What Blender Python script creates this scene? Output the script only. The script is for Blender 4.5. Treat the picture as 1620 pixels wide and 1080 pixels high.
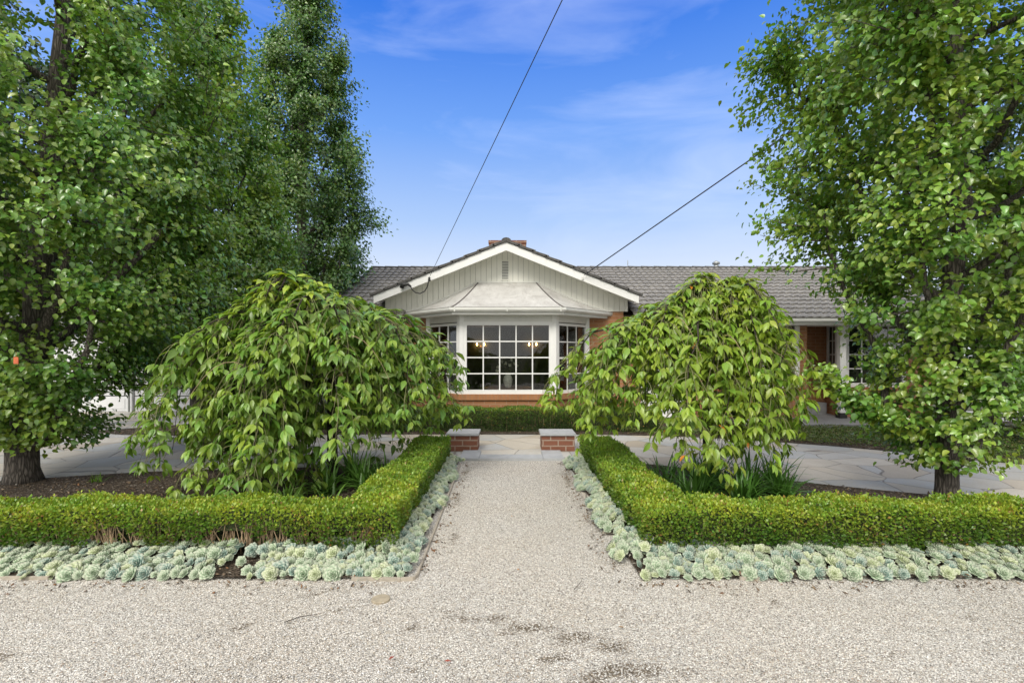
import bpy, bmesh, math, random
import numpy as np
from mathutils import Vector, Matrix
R = math.radians
rng = np.random.default_rng(7)
random.seed(7)
for o in list(bpy.data.objects):
    bpy.data.objects.remove(o)
SC = bpy.context.scene
COL = SC.collection

# ------------------------------------------------------------------ camera
cam_d = bpy.data.cameras.new("camera")
cam = bpy.data.objects.new("camera", cam_d); COL.objects.link(cam)
cam.location = (0, 0, 1.6); cam.rotation_euler = (R(90), 0, 0)
cam_d.sensor_width = 36; cam_d.lens = 17.78; cam_d.shift_y = 20 / 1620
cam_d.clip_start = 0.05; cam_d.clip_end = 2000
SC.camera = cam

# ------------------------------------------------------------------ world + sun
SUN_EL, SUN_AZ = R(42), R(200)          # azimuth clockwise from +Y : behind the camera, a little to its left
world = bpy.data.worlds.new("World"); SC.world = world; world.use_nodes = True
def build_world():
    nt = world.node_tree; N, L = nt.nodes, nt.links; N.clear()
    out = N.new('ShaderNodeOutputWorld'); bg = N.new('ShaderNodeBackground')
    L.new(bg.outputs[0], out.inputs[0]); bg.inputs[1].default_value = 0.1
    sky = N.new('ShaderNodeTexSky'); sky.sky_type = 'NISHITA'; sky.sun_disc = False
    sky.sun_elevation = SUN_EL; sky.sun_rotation = SUN_AZ; sky.air_density = 1.0; sky.dust_density = 0.6; sky.ozone_density = 3.0
    tc = N.new('ShaderNodeTexCoord'); sep = N.new('ShaderNodeSeparateXYZ'); L.new(tc.outputs['Generated'], sep.inputs[0])
    def ramp(src, pts, interp='LINEAR'):
        r = N.new('ShaderNodeValToRGB'); r.color_ramp.interpolation = interp
        el = r.color_ramp.elements
        while len(el) < len(pts): el.new(0.5)
        for e, (p, c) in zip(el, pts): e.position = p; e.color = (*c, 1)
        L.new(src, r.inputs[0]); return r.outputs[0]
    def mix(f, a, b, typ='MIX'):
        m = N.new('ShaderNodeMix'); m.data_type = 'RGBA'; m.blend_type = typ
        if hasattr(f, 'links'): L.new(f, m.inputs[0])
        else: m.inputs[0].default_value = f
        for s, i in ((a, 6), (b, 7)):
            if hasattr(s, 'links'): L.new(s, m.inputs[i])
            else: m.inputs[i].default_value = (*s, 1)
        return m.outputs[2]
    def math_(op, a, b=None, clamp=False):
        m = N.new('ShaderNodeMath'); m.operation = op; m.use_clamp = clamp
        for i, s in enumerate((a, b)):
            if s is None: continue
            if hasattr(s, 'links'): L.new(s, m.inputs[i])
            else: m.inputs[i].default_value = s
        return m.outputs[0]
    # clear-sky colour by height above the horizon, leaning on the Nishita sky
    K = 10.0     # background strength is 0.1
    grad = ramp(sep.outputs[2], [(0.0, (0.88, 0.93, 1.0)), (0.14, (0.78, 0.86, 1.0)), (0.25, (0.45, 0.64, 1.0)),
                                 (0.40, (0.185, 0.41, 0.98)), (0.56, (0.045, 0.215, 0.85)), (1.0, (0.03, 0.15, 0.72))])
    sc_ = N.new('ShaderNodeVectorMath'); sc_.operation = 'SCALE'; sc_.inputs[3].default_value = K * 0.82
    L.new(grad, sc_.inputs[0])
    blue = mix(0.06, sc_.outputs[0], sky.outputs[0])
    # thin streaks of cirrus, stretched sideways
    mp = N.new('ShaderNodeMapping'); mp.inputs['Scale'].default_value = (1.3, 1.3, 5.5); mp.inputs['Rotation'].default_value = (0.0, 0.18, 0.0)
    L.new(tc.outputs['Generated'], mp.inputs[0])
    nz = N.new('ShaderNodeTexNoise'); nz.inputs['Scale'].default_value = 2.1; nz.inputs['Detail'].default_value = 7; nz.inputs['Roughness'].default_value = 0.55
    nz.inputs['Distortion'].default_value = 0.5
    L.new(mp.outputs[0], nz.inputs[0])
    streak = ramp(nz.outputs[0], [(0.46, (0, 0, 0)), (0.8, (0.42, 0.42, 0.42))])
    cir = mix(streak, blue, (K * 0.62, K * 0.72, K * 0.98))
    # unseen pale cloud overhead and behind the camera, added for soft neutral light
    ov = math_('MULTIPLY', math_('SUBTRACT', sep.outputs[2], 0.66), 6.0, True)
    bh = math_('MULTIPLY', math_('SUBTRACT', 0.25, sep.outputs[1]), 3.0, True)
    nz2 = N.new('ShaderNodeTexNoise'); nz2.inputs['Scale'].default_value = 3.0; nz2.inputs['Detail'].default_value = 6
    L.new(tc.outputs['Generated'], nz2.inputs[0])
    cl = ramp(nz2.outputs[0], [(0.3, (K * 0.9, K * 0.9, K * 0.92)), (0.7, (K * 1.35, K * 1.32, K * 1.28))])
    cover = math_('MAXIMUM', ov, bh)
    full = mix(cover, cir, cl)
    L.new(full, bg.inputs[0])
build_world()
sun_d = bpy.data.lights.new("sun", 'SUN'); sun_d.energy = 2.3; sun_d.angle = R(24); sun_d.color = (1.0, 0.95, 0.86)
sun = bpy.data.objects.new("sun", sun_d); COL.objects.link(sun)
sd = Vector((math.sin(SUN_AZ) * math.cos(SUN_EL), math.cos(SUN_AZ) * math.cos(SUN_EL), math.sin(SUN_EL)))
sun.rotation_euler = sd.to_track_quat('Z', 'Y').to_euler()
SC.view_settings.view_transform = 'Standard'; SC.view_settings.look = 'None'; SC.view_settings.gamma = 1
SC.view_settings.exposure = 0.3
SC.render.engine = 'CYCLES'
SC.cycles.max_bounces = 8; SC.cycles.transparent_max_bounces = 12; SC.cycles.use_denoising = True
SC.cycles.diffuse_bounces = 4; SC.cycles.transmission_bounces = 5; SC.cycles.glossy_bounces = 3

# ------------------------------------------------------------------ material helpers
class NT:
    def __init__(s, name):
        s.m = bpy.data.materials.new(name); s.m.use_nodes = True
        s.N = s.m.node_tree.nodes; s.L = s.m.node_tree.links
        s.b = s.N['Principled BSDF']; s.out = s.N['Material Output']
    def put(s, sock, v):
        if hasattr(v, 'links'): s.L.new(v, sock)
        elif isinstance(v, (tuple, list)) and len(v) == 3 and sock.type == 'RGBA': sock.default_value = (*v, 1)
        else: sock.default_value = v
    def coord(s, kind='Object', scale=None, rot=None):
        t = s.N.new('ShaderNodeTexCoord').outputs[kind]
        if scale or rot:
            m = s.N.new('ShaderNodeMapping'); s.L.new(t, m.inputs[0])
            if scale: m.inputs['Scale'].default_value = scale
            if rot: m.inputs['Rotation'].default_value = rot
            t = m.outputs[0]
        return t
    def noise(s, vec, scale, detail=4, rough=0.55, dist=0.0):
        n = s.N.new('ShaderNodeTexNoise'); s.L.new(vec, n.inputs['Vector'])
        n.inputs['Scale'].default_value = scale; n.inputs['Detail'].default_value = detail
        n.inputs['Roughness'].default_value = rough; n.inputs['Distortion'].default_value = dist
        return n.outputs[0]
    def voro(s, vec, scale, feature='F1', rnd=1.0):
        n = s.N.new('ShaderNodeTexVoronoi'); n.feature = feature; s.L.new(vec, n.inputs['Vector'])
        n.inputs['Scale'].default_value = scale; n.inputs['Randomness'].default_value = rnd
        return n
    def ramp(s, src, pts, interp='LINEAR'):
        r = s.N.new('ShaderNodeValToRGB'); r.color_ramp.interpolation = interp
        el = r.color_ramp.elements
        while len(el) < len(pts): el.new(0.5)
        for e, (p, c) in zip(el, pts):
            e.position = p; e.color = (*c, 1) if isinstance(c, tuple) else (c, c, c, 1)
        s.L.new(src, r.inputs[0]); return r.outputs[0]
    def mix(s, f, a, b, typ='MIX'):
        m = s.N.new('ShaderNodeMix'); m.data_type = 'RGBA'; m.blend_type = typ
        s.put(m.inputs[0], f); s.put(m.inputs[6], a); s.put(m.inputs[7], b)
        return m.outputs[2]
    def math(s, op, a, b=None, clamp=False):
        m = s.N.new('ShaderNodeMath'); m.operation = op; m.use_clamp = clamp
        s.put(m.inputs[0], a)
        if b is not None: s.put(m.inputs[1], b)
        return m.outputs[0]
    def sep(s, v):
        n = s.N.new('ShaderNodeSeparateColor'); s.L.new(v, n.inputs[0]); return n.outputs
    def bump(s, h, strength=0.5, dist=0.01, normal=None):
        b = s.N.new('ShaderNodeBump'); b.inputs['Strength'].default_value = strength; b.inputs['Distance'].default_value = dist
        s.L.new(h, b.inputs['Height'])
        if normal: s.L.new(normal, b.inputs['Normal'])
        return b.outputs[0]
    def attr(s, name):
        n = s.N.new('ShaderNodeAttribute'); n.attribute_name = name; return n
    def fin(s, col=None, rough=None, normal=None, spec=None, metal=None):
        if col is not None: s.put(s.b.inputs['Base Color'], col)
        if rough is not None: s.put(s.b.inputs['Roughness'], rough)
        if normal is not None: s.L.new(normal, s.b.inputs['Normal'])
        if spec is not None: s.put(s.b.inputs['Specular IOR Level'], spec)
        if metal is not None: s.put(s.b.inputs['Metallic'], metal)
        return s.m

def m_leaf(name, rough=0.42, trans=0.25, spec=0.5, tint=(1.25, 1.35, 0.5)):
    n = NT(name); a = n.attr('leaf_colour')
    n.fin(a.outputs['Color'], rough, spec=spec)
    t = n.N.new('ShaderNodeBsdfTranslucent'); c = n.mix(1.0, a.outputs['Color'], tint, 'MULTIPLY'); n.L.new(c, t.inputs[0])
    mx = n.N.new('ShaderNodeMixShader'); mx.inputs[0].default_value = trans
    n.L.new(n.b.outputs[0], mx.inputs[1]); n.L.new(t.outputs[0], mx.inputs[2]); n.L.new(mx.outputs[0], n.out.inputs[0])
    return n.m
def m_paint(name, col, rough=0.45, dirt=0.12, scale=3.0):
    n = NT(name); c = n.coord('Object')
    nz = n.noise(c, scale, 6, 0.65)
    d = tuple(x * 0.72 for x in col)
    k = n.mix(n.math('MULTIPLY', n.ramp(nz, [(0.45, 0.0), (0.75, 1.0)]), dirt * 4), col, d)
    return n.fin(k, rough, n.bump(n.noise(c, 60, 3), 0.08, 0.002))
def m_brick(name, cols, mortar, bw=0.24, bh=0.086, ms=0.008, rough=0.8):
    n = NT(name); uv = n.coord('UV')
    b = n.N.new('ShaderNodeTexBrick'); n.L.new(uv, b.inputs['Vector'])
    b.inputs['Scale'].default_value = 1; b.inputs['Brick Width'].default_value = bw; b.inputs['Row Height'].default_value = bh
    b.inputs['Mortar Size'].default_value = ms; b.inputs['Mortar Smooth'].default_value = 0.2; b.inputs['Bias'].default_value = 0
    n.put(b.inputs['Color1'], cols[0]); n.put(b.inputs['Color2'], cols[1]); n.put(b.inputs['Mortar'], mortar)
    nz = n.noise(uv, 7, 6, 0.7)
    fine = n.noise(uv, 140, 3, 0.7)
    c = n.mix(n.ramp(nz, [(0.35, 0.0), (0.7, 0.6)]), b.outputs[0], cols[2])
    c = n.mix(0.35, c, n.ramp(fine, [(0.3, 0.35), (0.7, 0.75)]), 'OVERLAY')
    h = n.math('SUBTRACT', n.math('MULTIPLY', fine, 0.4), b.outputs[1])
    return n.fin(c, rough, n.bump(h, 0.5, 0.006))

M = {}
M['white'] = m_paint('white_paint', (0.82, 0.82, 0.80), 0.4, 0.06)
M['gutter_white'] = m_paint('off_white_paint', (0.72, 0.72, 0.68), 0.45, 0.12)
M['clad'] = m_paint('pale_grey_green_paint', (0.74, 0.735, 0.67), 0.6, 0.10, 1.6)
M['garage'] = m_paint('garage_white_paint', (0.66, 0.67, 0.68), 0.4, 0.05)
M['brick'] = m_brick('orange_brick', ((0.355, 0.160, 0.068), (0.275, 0.115, 0.048), (0.40, 0.20, 0.095)), (0.36, 0.24, 0.155), ms=0.009)
M['redbrick'] = m_brick('red_brick', ((0.20, 0.075, 0.042), (0.145, 0.055, 0.033), (0.24, 0.095, 0.055)), (0.34, 0.28, 0.22), bw=0.25, bh=0.093, ms=0.011)
def mk_tile():
    n = NT('weathered_concrete_tile'); c = n.coord('Object')
    a = n.noise(c, 2.2, 5, 0.7); b = n.noise(c, 26, 5, 0.75)
    w = n.voro(c, 9); hue = n.sep(w.outputs['Color'])[0]
    base = n.ramp(a, [(0.3, (0.13, 0.125, 0.12)), (0.7, (0.24, 0.225, 0.205))])
    base = n.mix(n.math('MULTIPLY', hue, 0.25), base, (0.10, 0.095, 0.092))
    col = n.mix(n.ramp(b, [(0.5, 0.0), (0.72, 0.85)]), base, (0.50, 0.485, 0.43))
    return n.fin(col, 0.85, n.bump(b, 0.4, 0.006))
M['tile'] = mk_tile()
def mk_verge():
    n = NT('dark_verge_tile'); c = n.coord('Object'); b = n.noise(c, 18, 5, 0.7)
    return n.fin(n.ramp(b, [(0.35, (0.045, 0.043, 0.042)), (0.75, (0.15, 0.145, 0.135))]), 0.85, n.bump(b, 0.4, 0.006))
M['verge'] = mk_verge()
def mk_zinc():
    n = NT('weathered_metal_sheet'); c = n.coord('Object')
    a = n.noise(c, 2.6, 8, 0.72, 0.6); b = n.noise(n.coord('Object', (9, 2, 2)), 3, 6, 0.7)
    col = n.ramp(a, [(0.3, (0.38, 0.36, 0.34)), (0.5, (0.55, 0.54, 0.52)), (0.72, (0.68, 0.67, 0.65))])
    col = n.mix(n.ramp(b, [(0.55, 0.0), (0.75, 0.5)]), col, (0.27, 0.22, 0.19))
    return n.fin(col, n.ramp(a, [(0.3, 0.6), (0.7, 0.4)]), n.bump(a, 0.15, 0.01), metal=0.15)
M['zinc'] = mk_zinc()
def flat(name, col, rough=0.6, metal=0.0, var=0.25, sc=20, spec=0.5):
    n = NT(name); c = n.coord('Object'); nz = n.noise(c, sc, 5, 0.65)
    lo = tuple(x * (1 - var) for x in col); hi = tuple(min(1, x * (1 + var)) for x in col)
    return n.fin(n.ramp(nz, [(0.3, lo), (0.7, hi)]), rough, n.bump(nz, 0.2, 0.003), metal=metal, spec=spec)
M['black'] = flat('black_rubber', (0.02, 0.02, 0.02), 0.5)
M['wire'] = flat('dark_cable', (0.035, 0.037, 0.045), 0.5)
M['lead'] = flat('dark_lead_flashing', (0.10, 0.085, 0.08), 0.6)
M['slot'] = flat('vent_slot_grey', (0.16, 0.17, 0.16), 0.6)
M['galv'] = flat('galvanised_metal', (0.36, 0.38, 0.38), 0.4, 0.5)
M['bark'] = None
def mk_bark(name, lo, hi, zs=4):
    n = NT(name); c = n.coord('Object', (22, 22, zs)); a = n.noise(c, 1.4, 8, 0.75, 0.4)
    v = n.voro(c, 1.6, 'DISTANCE_TO_EDGE')
    f = n.mix(n.ramp(v.outputs[0], [(0.0, 0.0), (0.25, 1.0)]), tuple(x * 0.45 for x in lo), n.ramp(a, [(0.3, lo), (0.72, hi)]))
    return n.fin(f, 0.9, n.bump(n.math('ADD', a, n.ramp(v.outputs[0], [(0.0, 0.0), (0.25, 0.8)])), 0.9, 0.012))
M['bark'] = mk_bark('fissured_grey_bark', (0.10, 0.085, 0.07), (0.24, 0.21, 0.18))
M['bark_cherry'] = mk_bark('dark_smooth_bark', (0.055, 0.042, 0.035), (0.13, 0.105, 0.085), 30)
M['twig'] = flat('dry_tan_twig', (0.36, 0.26, 0.16), 0.8)
M['cherrytwig'] = flat('brown_green_shoot', (0.17, 0.17, 0.07), 0.7)
M['leaf_pear'] = m_leaf('glossy_pear_leaf', 0.30, 0.26, 0.8)
M['leaf_cherry'] = m_leaf('cherry_leaf', 0.36, 0.32, 0.55, (1.3, 1.3, 0.45))
M['leaf_box'] = m_leaf('box_leaf', 0.38, 0.28, 0.45)
M['leaf_strap'] = m_leaf('strappy_leaf', 0.35, 0.18, 0.5)
M['succ'] = m_leaf('waxy_succulent_leaf', 0.5, 0.10, 0.35, (1.0, 1.05, 0.8))
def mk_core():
    n = NT('dark_twiggy_core'); c = n.coord('Object'); v = n.voro(c, 70)  # dark green and brown twig tones, varied cell by cell
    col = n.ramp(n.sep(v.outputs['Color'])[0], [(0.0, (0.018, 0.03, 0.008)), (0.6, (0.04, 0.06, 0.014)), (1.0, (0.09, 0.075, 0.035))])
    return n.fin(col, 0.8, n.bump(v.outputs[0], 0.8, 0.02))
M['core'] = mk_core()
def mk_gravel():
    n = NT('crushed_gravel'); c = n.coord('Object')
    v1 = n.voro(c, 130); v2 = n.voro(c, 250)
    k1 = n.sep(v1.outputs['Color']); k2 = n.sep(v2.outputs['Color'])
    pts = [(0.0, (0.15, 0.14, 0.125)), (0.12, (0.33, 0.31, 0.285)), (0.3, (0.50, 0.48, 0.45)), (0.5, (0.58, 0.53, 0.46)), (0.62, (0.66, 0.65, 0.62)), (0.80, (0.90, 0.89, 0.86)), (0.93, (0.42, 0.355, 0.29)), (0.97, (0.93, 0.92, 0.89))]
    c1 = n.ramp(k1[0], pts, 'CONSTANT'); c2 = n.ramp(k2[1], pts, 'CONSTANT')
    col = n.mix(n.ramp(k2[2], [(0.45, 0.0), (0.55, 1.0)]), c1, c2)
    dk = n.ramp(v1.outputs[0], [(0.4, 1.0), (0.75, 0.62)])
    col = n.mix(1.0, col, dk, 'MULTIPLY')
    # dirt that has worked up through the stones
    at = n.attr('dirt').outputs['Fac']
    fine = n.noise(c, 16, 7, 0.75); big = n.noise(c, 0.9, 5, 0.6)
    warm = n.ramp(big, [(0.35, 0.0), (0.7, 0.25)])
    col = n.mix(warm, col, n.mix(1.0, col, (0.93, 0.82, 0.66), 'MULTIPLY'))
    col = n.mix(1.0, col, (1.12, 1.10, 1.065), 'MULTIPLY')
    mid = n.noise(c, 55, 4, 0.8)
    dm = n.math('MULTIPLY', n.ramp(n.math('ADD', n.math('ADD', n.math('MULTIPLY', fine, 0.55), n.math('MULTIPLY', mid, 0.75)), n.math('SUBTRACT', at, 0.65)), [(0.41, 0.0), (0.52, 1.0)]), n.ramp(k1[1], [(0.55, 1.0), (0.6, 0.1)]))
    soil = n.ramp(n.noise(c, 60, 4), [(0.3, (0.075, 0.058, 0.04)), (0.7, (0.20, 0.16, 0.11))])
    col = n.mix(n.math('MULTIPLY', dm, 0.95), col, soil)
    h = n.math('SUBTRACT', 1.0, v1.outputs[0])
    return n.fin(col, 0.85, n.bump(h, 0.85, 0.008, n.bump(n.noise(c, 7, 5), 0.4, 0.03)), spec=0.25)
M['gravel'] = mk_gravel()
def mk_pebble():
    n = NT('loose_pebble'); a = n.attr('leaf_colour')
    return n.fin(a.outputs['Color'], 0.8, spec=0.3)
M['pebble'] = mk_pebble()
def mk_flag():
    n = NT('crazy_paving_stone'); c0 = n.coord('Object', (1.0, 1.0, 0.0))
    w = n.N.new('ShaderNodeTexNoise'); n.L.new(c0, w.inputs['Vector']); w.inputs['Scale'].default_value = 1.1; w.inputs['Detail'].default_value = 2
    off = n.N.new('ShaderNodeVectorMath'); off.operation = 'SCALE'; off.inputs[3].default_value = 0.22; n.L.new(w.outputs['Color'], off.inputs[0])
    ad = n.N.new('ShaderNodeVectorMath'); n.L.new(c0, ad.inputs[0]); n.L.new(off.outputs[0], ad.inputs[1])
    e = n.voro(ad.outputs[0], 1.65, 'DISTANCE_TO_EDGE'); v = n.voro(ad.outputs[0], 1.65)
    k = n.sep(v.outputs['Color'])
    st = n.ramp(k[0], [(0.0, (0.33, 0.35, 0.36)), (0.2, (0.45, 0.44, 0.41)), (0.4, (0.54, 0.48, 0.385)), (0.55, (0.40, 0.425, 0.44)), (0.75, (0.58, 0.54, 0.47)), (1.0, (0.42, 0.365, 0.29))])
    nz = n.noise(c0, 2.7, 8, 0.7, 0.8); fine = n.noise(c0, 42, 6, 0.7)
    st = n.mix(n.ramp(nz, [(0.4, 0.0), (0.7, 0.5)]), st, (0.44, 0.385, 0.31))
    st = n.mix(0.4, st, n.ramp(fine, [(0.3, 0.4), (0.7, 0.62)]), 'OVERLAY')
    jm = n.ramp(n.math('ADD', e.outputs[0], n.math('MULTIPLY', n.math('SUBTRACT', fine, 0.5), 0.01)), [(0.007, 1.0), (0.017, 0.0)])
    col = n.mix(n.math('MULTIPLY', jm, 0.85), st, n.ramp(n.noise(c0, 3.0, 3), [(0.35, (0.12, 0.105, 0.085)), (0.65, (0.26, 0.235, 0.20))]))
    h = n.math('ADD', n.math('SUBTRACT', 1.0, jm), n.math('MULTIPLY', n.math('ADD', nz, fine), 0.35))
    return n.fin(col, n.ramp(nz, [(0.3, 0.5), (0.7, 0.75)]), n.bump(h, 0.5, 0.008))
M['flag'] = mk_flag()
def mk_stone(name, lo, hi):
    n = NT(name); c = n.coord('Object'); a = n.noise(c, 5, 8, 0.7, 0.4); f = n.noise(c, 90, 4, 0.7)
    col = n.mix(0.35, n.ramp(a, [(0.3, lo), (0.7, hi)]), n.ramp(f, [(0.3, 0.4), (0.7, 0.62)]), 'OVERLAY')
    return n.fin(col, 0.6, n.bump(f, 0.25, 0.003))
M['bluestone'] = mk_stone('sawn_bluestone', (0.31, 0.32, 0.33), (0.45, 0.46, 0.47))
M['porchstone'] = mk_stone('porch_slate', (0.22, 0.225, 0.235), (0.33, 0.335, 0.34))
def mk_soil():
    n = NT('garden_soil_and_mulch'); c = n.coord('Object'); v = n.voro(c, 55); a = n.noise(c, 2.0, 6, 0.7); f = n.noise(c, 33, 6, 0.75)
    k = n.sep(v.outputs['Color'])
    col = n.ramp(k[0], [(0.0, (0.05, 0.038, 0.028)), (0.45, (0.095, 0.072, 0.052)), (0.75, (0.145, 0.11, 0.08)), (0.93, (0.25, 0.205, 0.155)), (1.0, (0.45, 0.41, 0.35))])
    col = n.mix(n.ramp(a, [(0.35, 0.0), (0.7, 0.55)]), col, (0.055, 0.042, 0.032))
    return n.fin(col, 0.95, n.bump(n.math('ADD', f, v.outputs[0]), 1.0, 0.03), spec=0.15)
M['soil'] = mk_soil()
def mk_ground():
    n = NT('rough_grass_and_earth'); c = n.coord('Object'); a = n.noise(c, 0.5, 8, 0.7); f = n.noise(c, 25, 6, 0.75)
    return n.fin(n.mix(n.ramp(f, [(0.35, 0.0), (0.7, 0.8)]), n.ramp(a, [(0.3, (0.06, 0.085, 0.025)), (0.7, (0.14, 0.13, 0.07))]), (0.05, 0.06, 0.02)), 0.95, n.bump(f, 0.8, 0.04))
M['ground'] = mk_ground()
M['timber'] = flat('silvered_timber', (0.36, 0.32, 0.26), 0.85, sc=14)
def mk_glass():
    n = NT('window_glass'); g = n.N.new('ShaderNodeBsdfGlossy'); g.inputs['Roughness'].default_value = 0.015
    t = n.N.new('ShaderNodeBsdfTransparent'); t.inputs[0].default_value = (0.90, 0.92, 0.90, 1)
    lw = n.N.new('ShaderNodeFresnel'); lw.inputs[0].default_value = 1.5
    mx = n.N.new('ShaderNodeMixShader'); n.L.new(n.math('MULTIPLY', lw.outputs[0], 0.95), mx.inputs[0])
    n.L.new(t.outputs[0], mx.inputs[1]); n.L.new(g.outputs[0], mx.inputs[2]); n.L.new(mx.outputs[0], n.out.inputs[0])
    n.L.new(n.bump(n.noise(n.coord('Object'), 1.5, 2), 0.12, 0.02), g.inputs['Normal'])
    return n.m
M['glass'] = mk_glass()
M['room'] = flat('olive_grey_plaster', (0.06, 0.065, 0.045), 0.8, sc=2)
M['ceiling'] = flat('room_ceiling_white', (0.12, 0.12, 0.1), 0.8)
M['floor'] = flat('dark_floorboards', (0.10, 0.06, 0.035), 0.4)
M['curtain'] = flat('cream_curtain_cloth', (0.55, 0.52, 0.46), 0.9)
M['wood'] = flat('polished_brown_wood', (0.18, 0.08, 0.035), 0.35)
M['vase'] = flat('white_ceramic', (0.75, 0.73, 0.68), 0.25)
M['brass'] = flat('brass', (0.5, 0.33, 0.12), 0.3, 0.9)
M['canvas'] = flat('dark_canvas', (0.06, 0.065, 0.055), 0.6, sc=4)
def mk_bulb():
    n = NT('lit_candle_bulb'); n.put(n.b.inputs['Base Color'], (1, 0.8, 0.5)); n.put(n.b.inputs['Emission Color'], (1.0, 0.55, 0.18)); n.b.inputs['Emission Strength'].default_value = 38
    return n.m
M['bulb'] = mk_bulb()
M['orange'] = flat('faded_orange_plastic', (0.55, 0.13, 0.05), 0.5)

# ------------------------------------------------------------------ mesh helpers
def link(name, me, mat, parent=None):
    o = bpy.data.objects.new(name, me); COL.objects.link(o)
    if mat is not None and not me.materials: me.materials.append(mat)
    if parent is not None: o.parent = parent
    return o
def tag(o, label=None, cat=None, group=None, kind=None):
    if label: o['label'] = label
    if cat: o['category'] = cat
    if group: o['group'] = group
    if kind: o['kind'] = kind
    return o
def empty(name, loc=(0, 0, 0), rz=0):
    o = bpy.data.objects.new(name, None); COL.objects.link(o); o.location = loc; o.rotation_euler = (0, 0, rz); o.empty_display_size = 0.2
    return o
def np_mesh(name, V, F, colors=None, smooth=False):
    """V (n,3); F (m,k) constant k; colors (n,3) per vertex"""
    me = bpy.data.meshes.new(name); V = np.asarray(V, np.float32); F = np.asarray(F, np.int32)
    m, k = F.shape
    me.vertices.add(len(V)); me.vertices.foreach_set('co', V.ravel())
    me.loops.add(m * k); me.loops.foreach_set('vertex_index', F.ravel())
    me.polygons.add(m); me.polygons.foreach_set('loop_start', np.arange(0, m * k, k, dtype=np.int32))
    me.polygons.foreach_set('loop_total', np.full(m, k, np.int32))
    if smooth: me.polygons.foreach_set('use_smooth', np.ones(m, bool))
    me.update(calc_edges=True)
    if colors is not None:
        a = me.attributes.new('leaf_colour', 'FLOAT_COLOR', 'POINT')
        c = np.ones((len(V), 4), np.float32); c[:, :3] = colors; a.data.foreach_set('color', c.ravel())
    me.validate()
    return me
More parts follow.
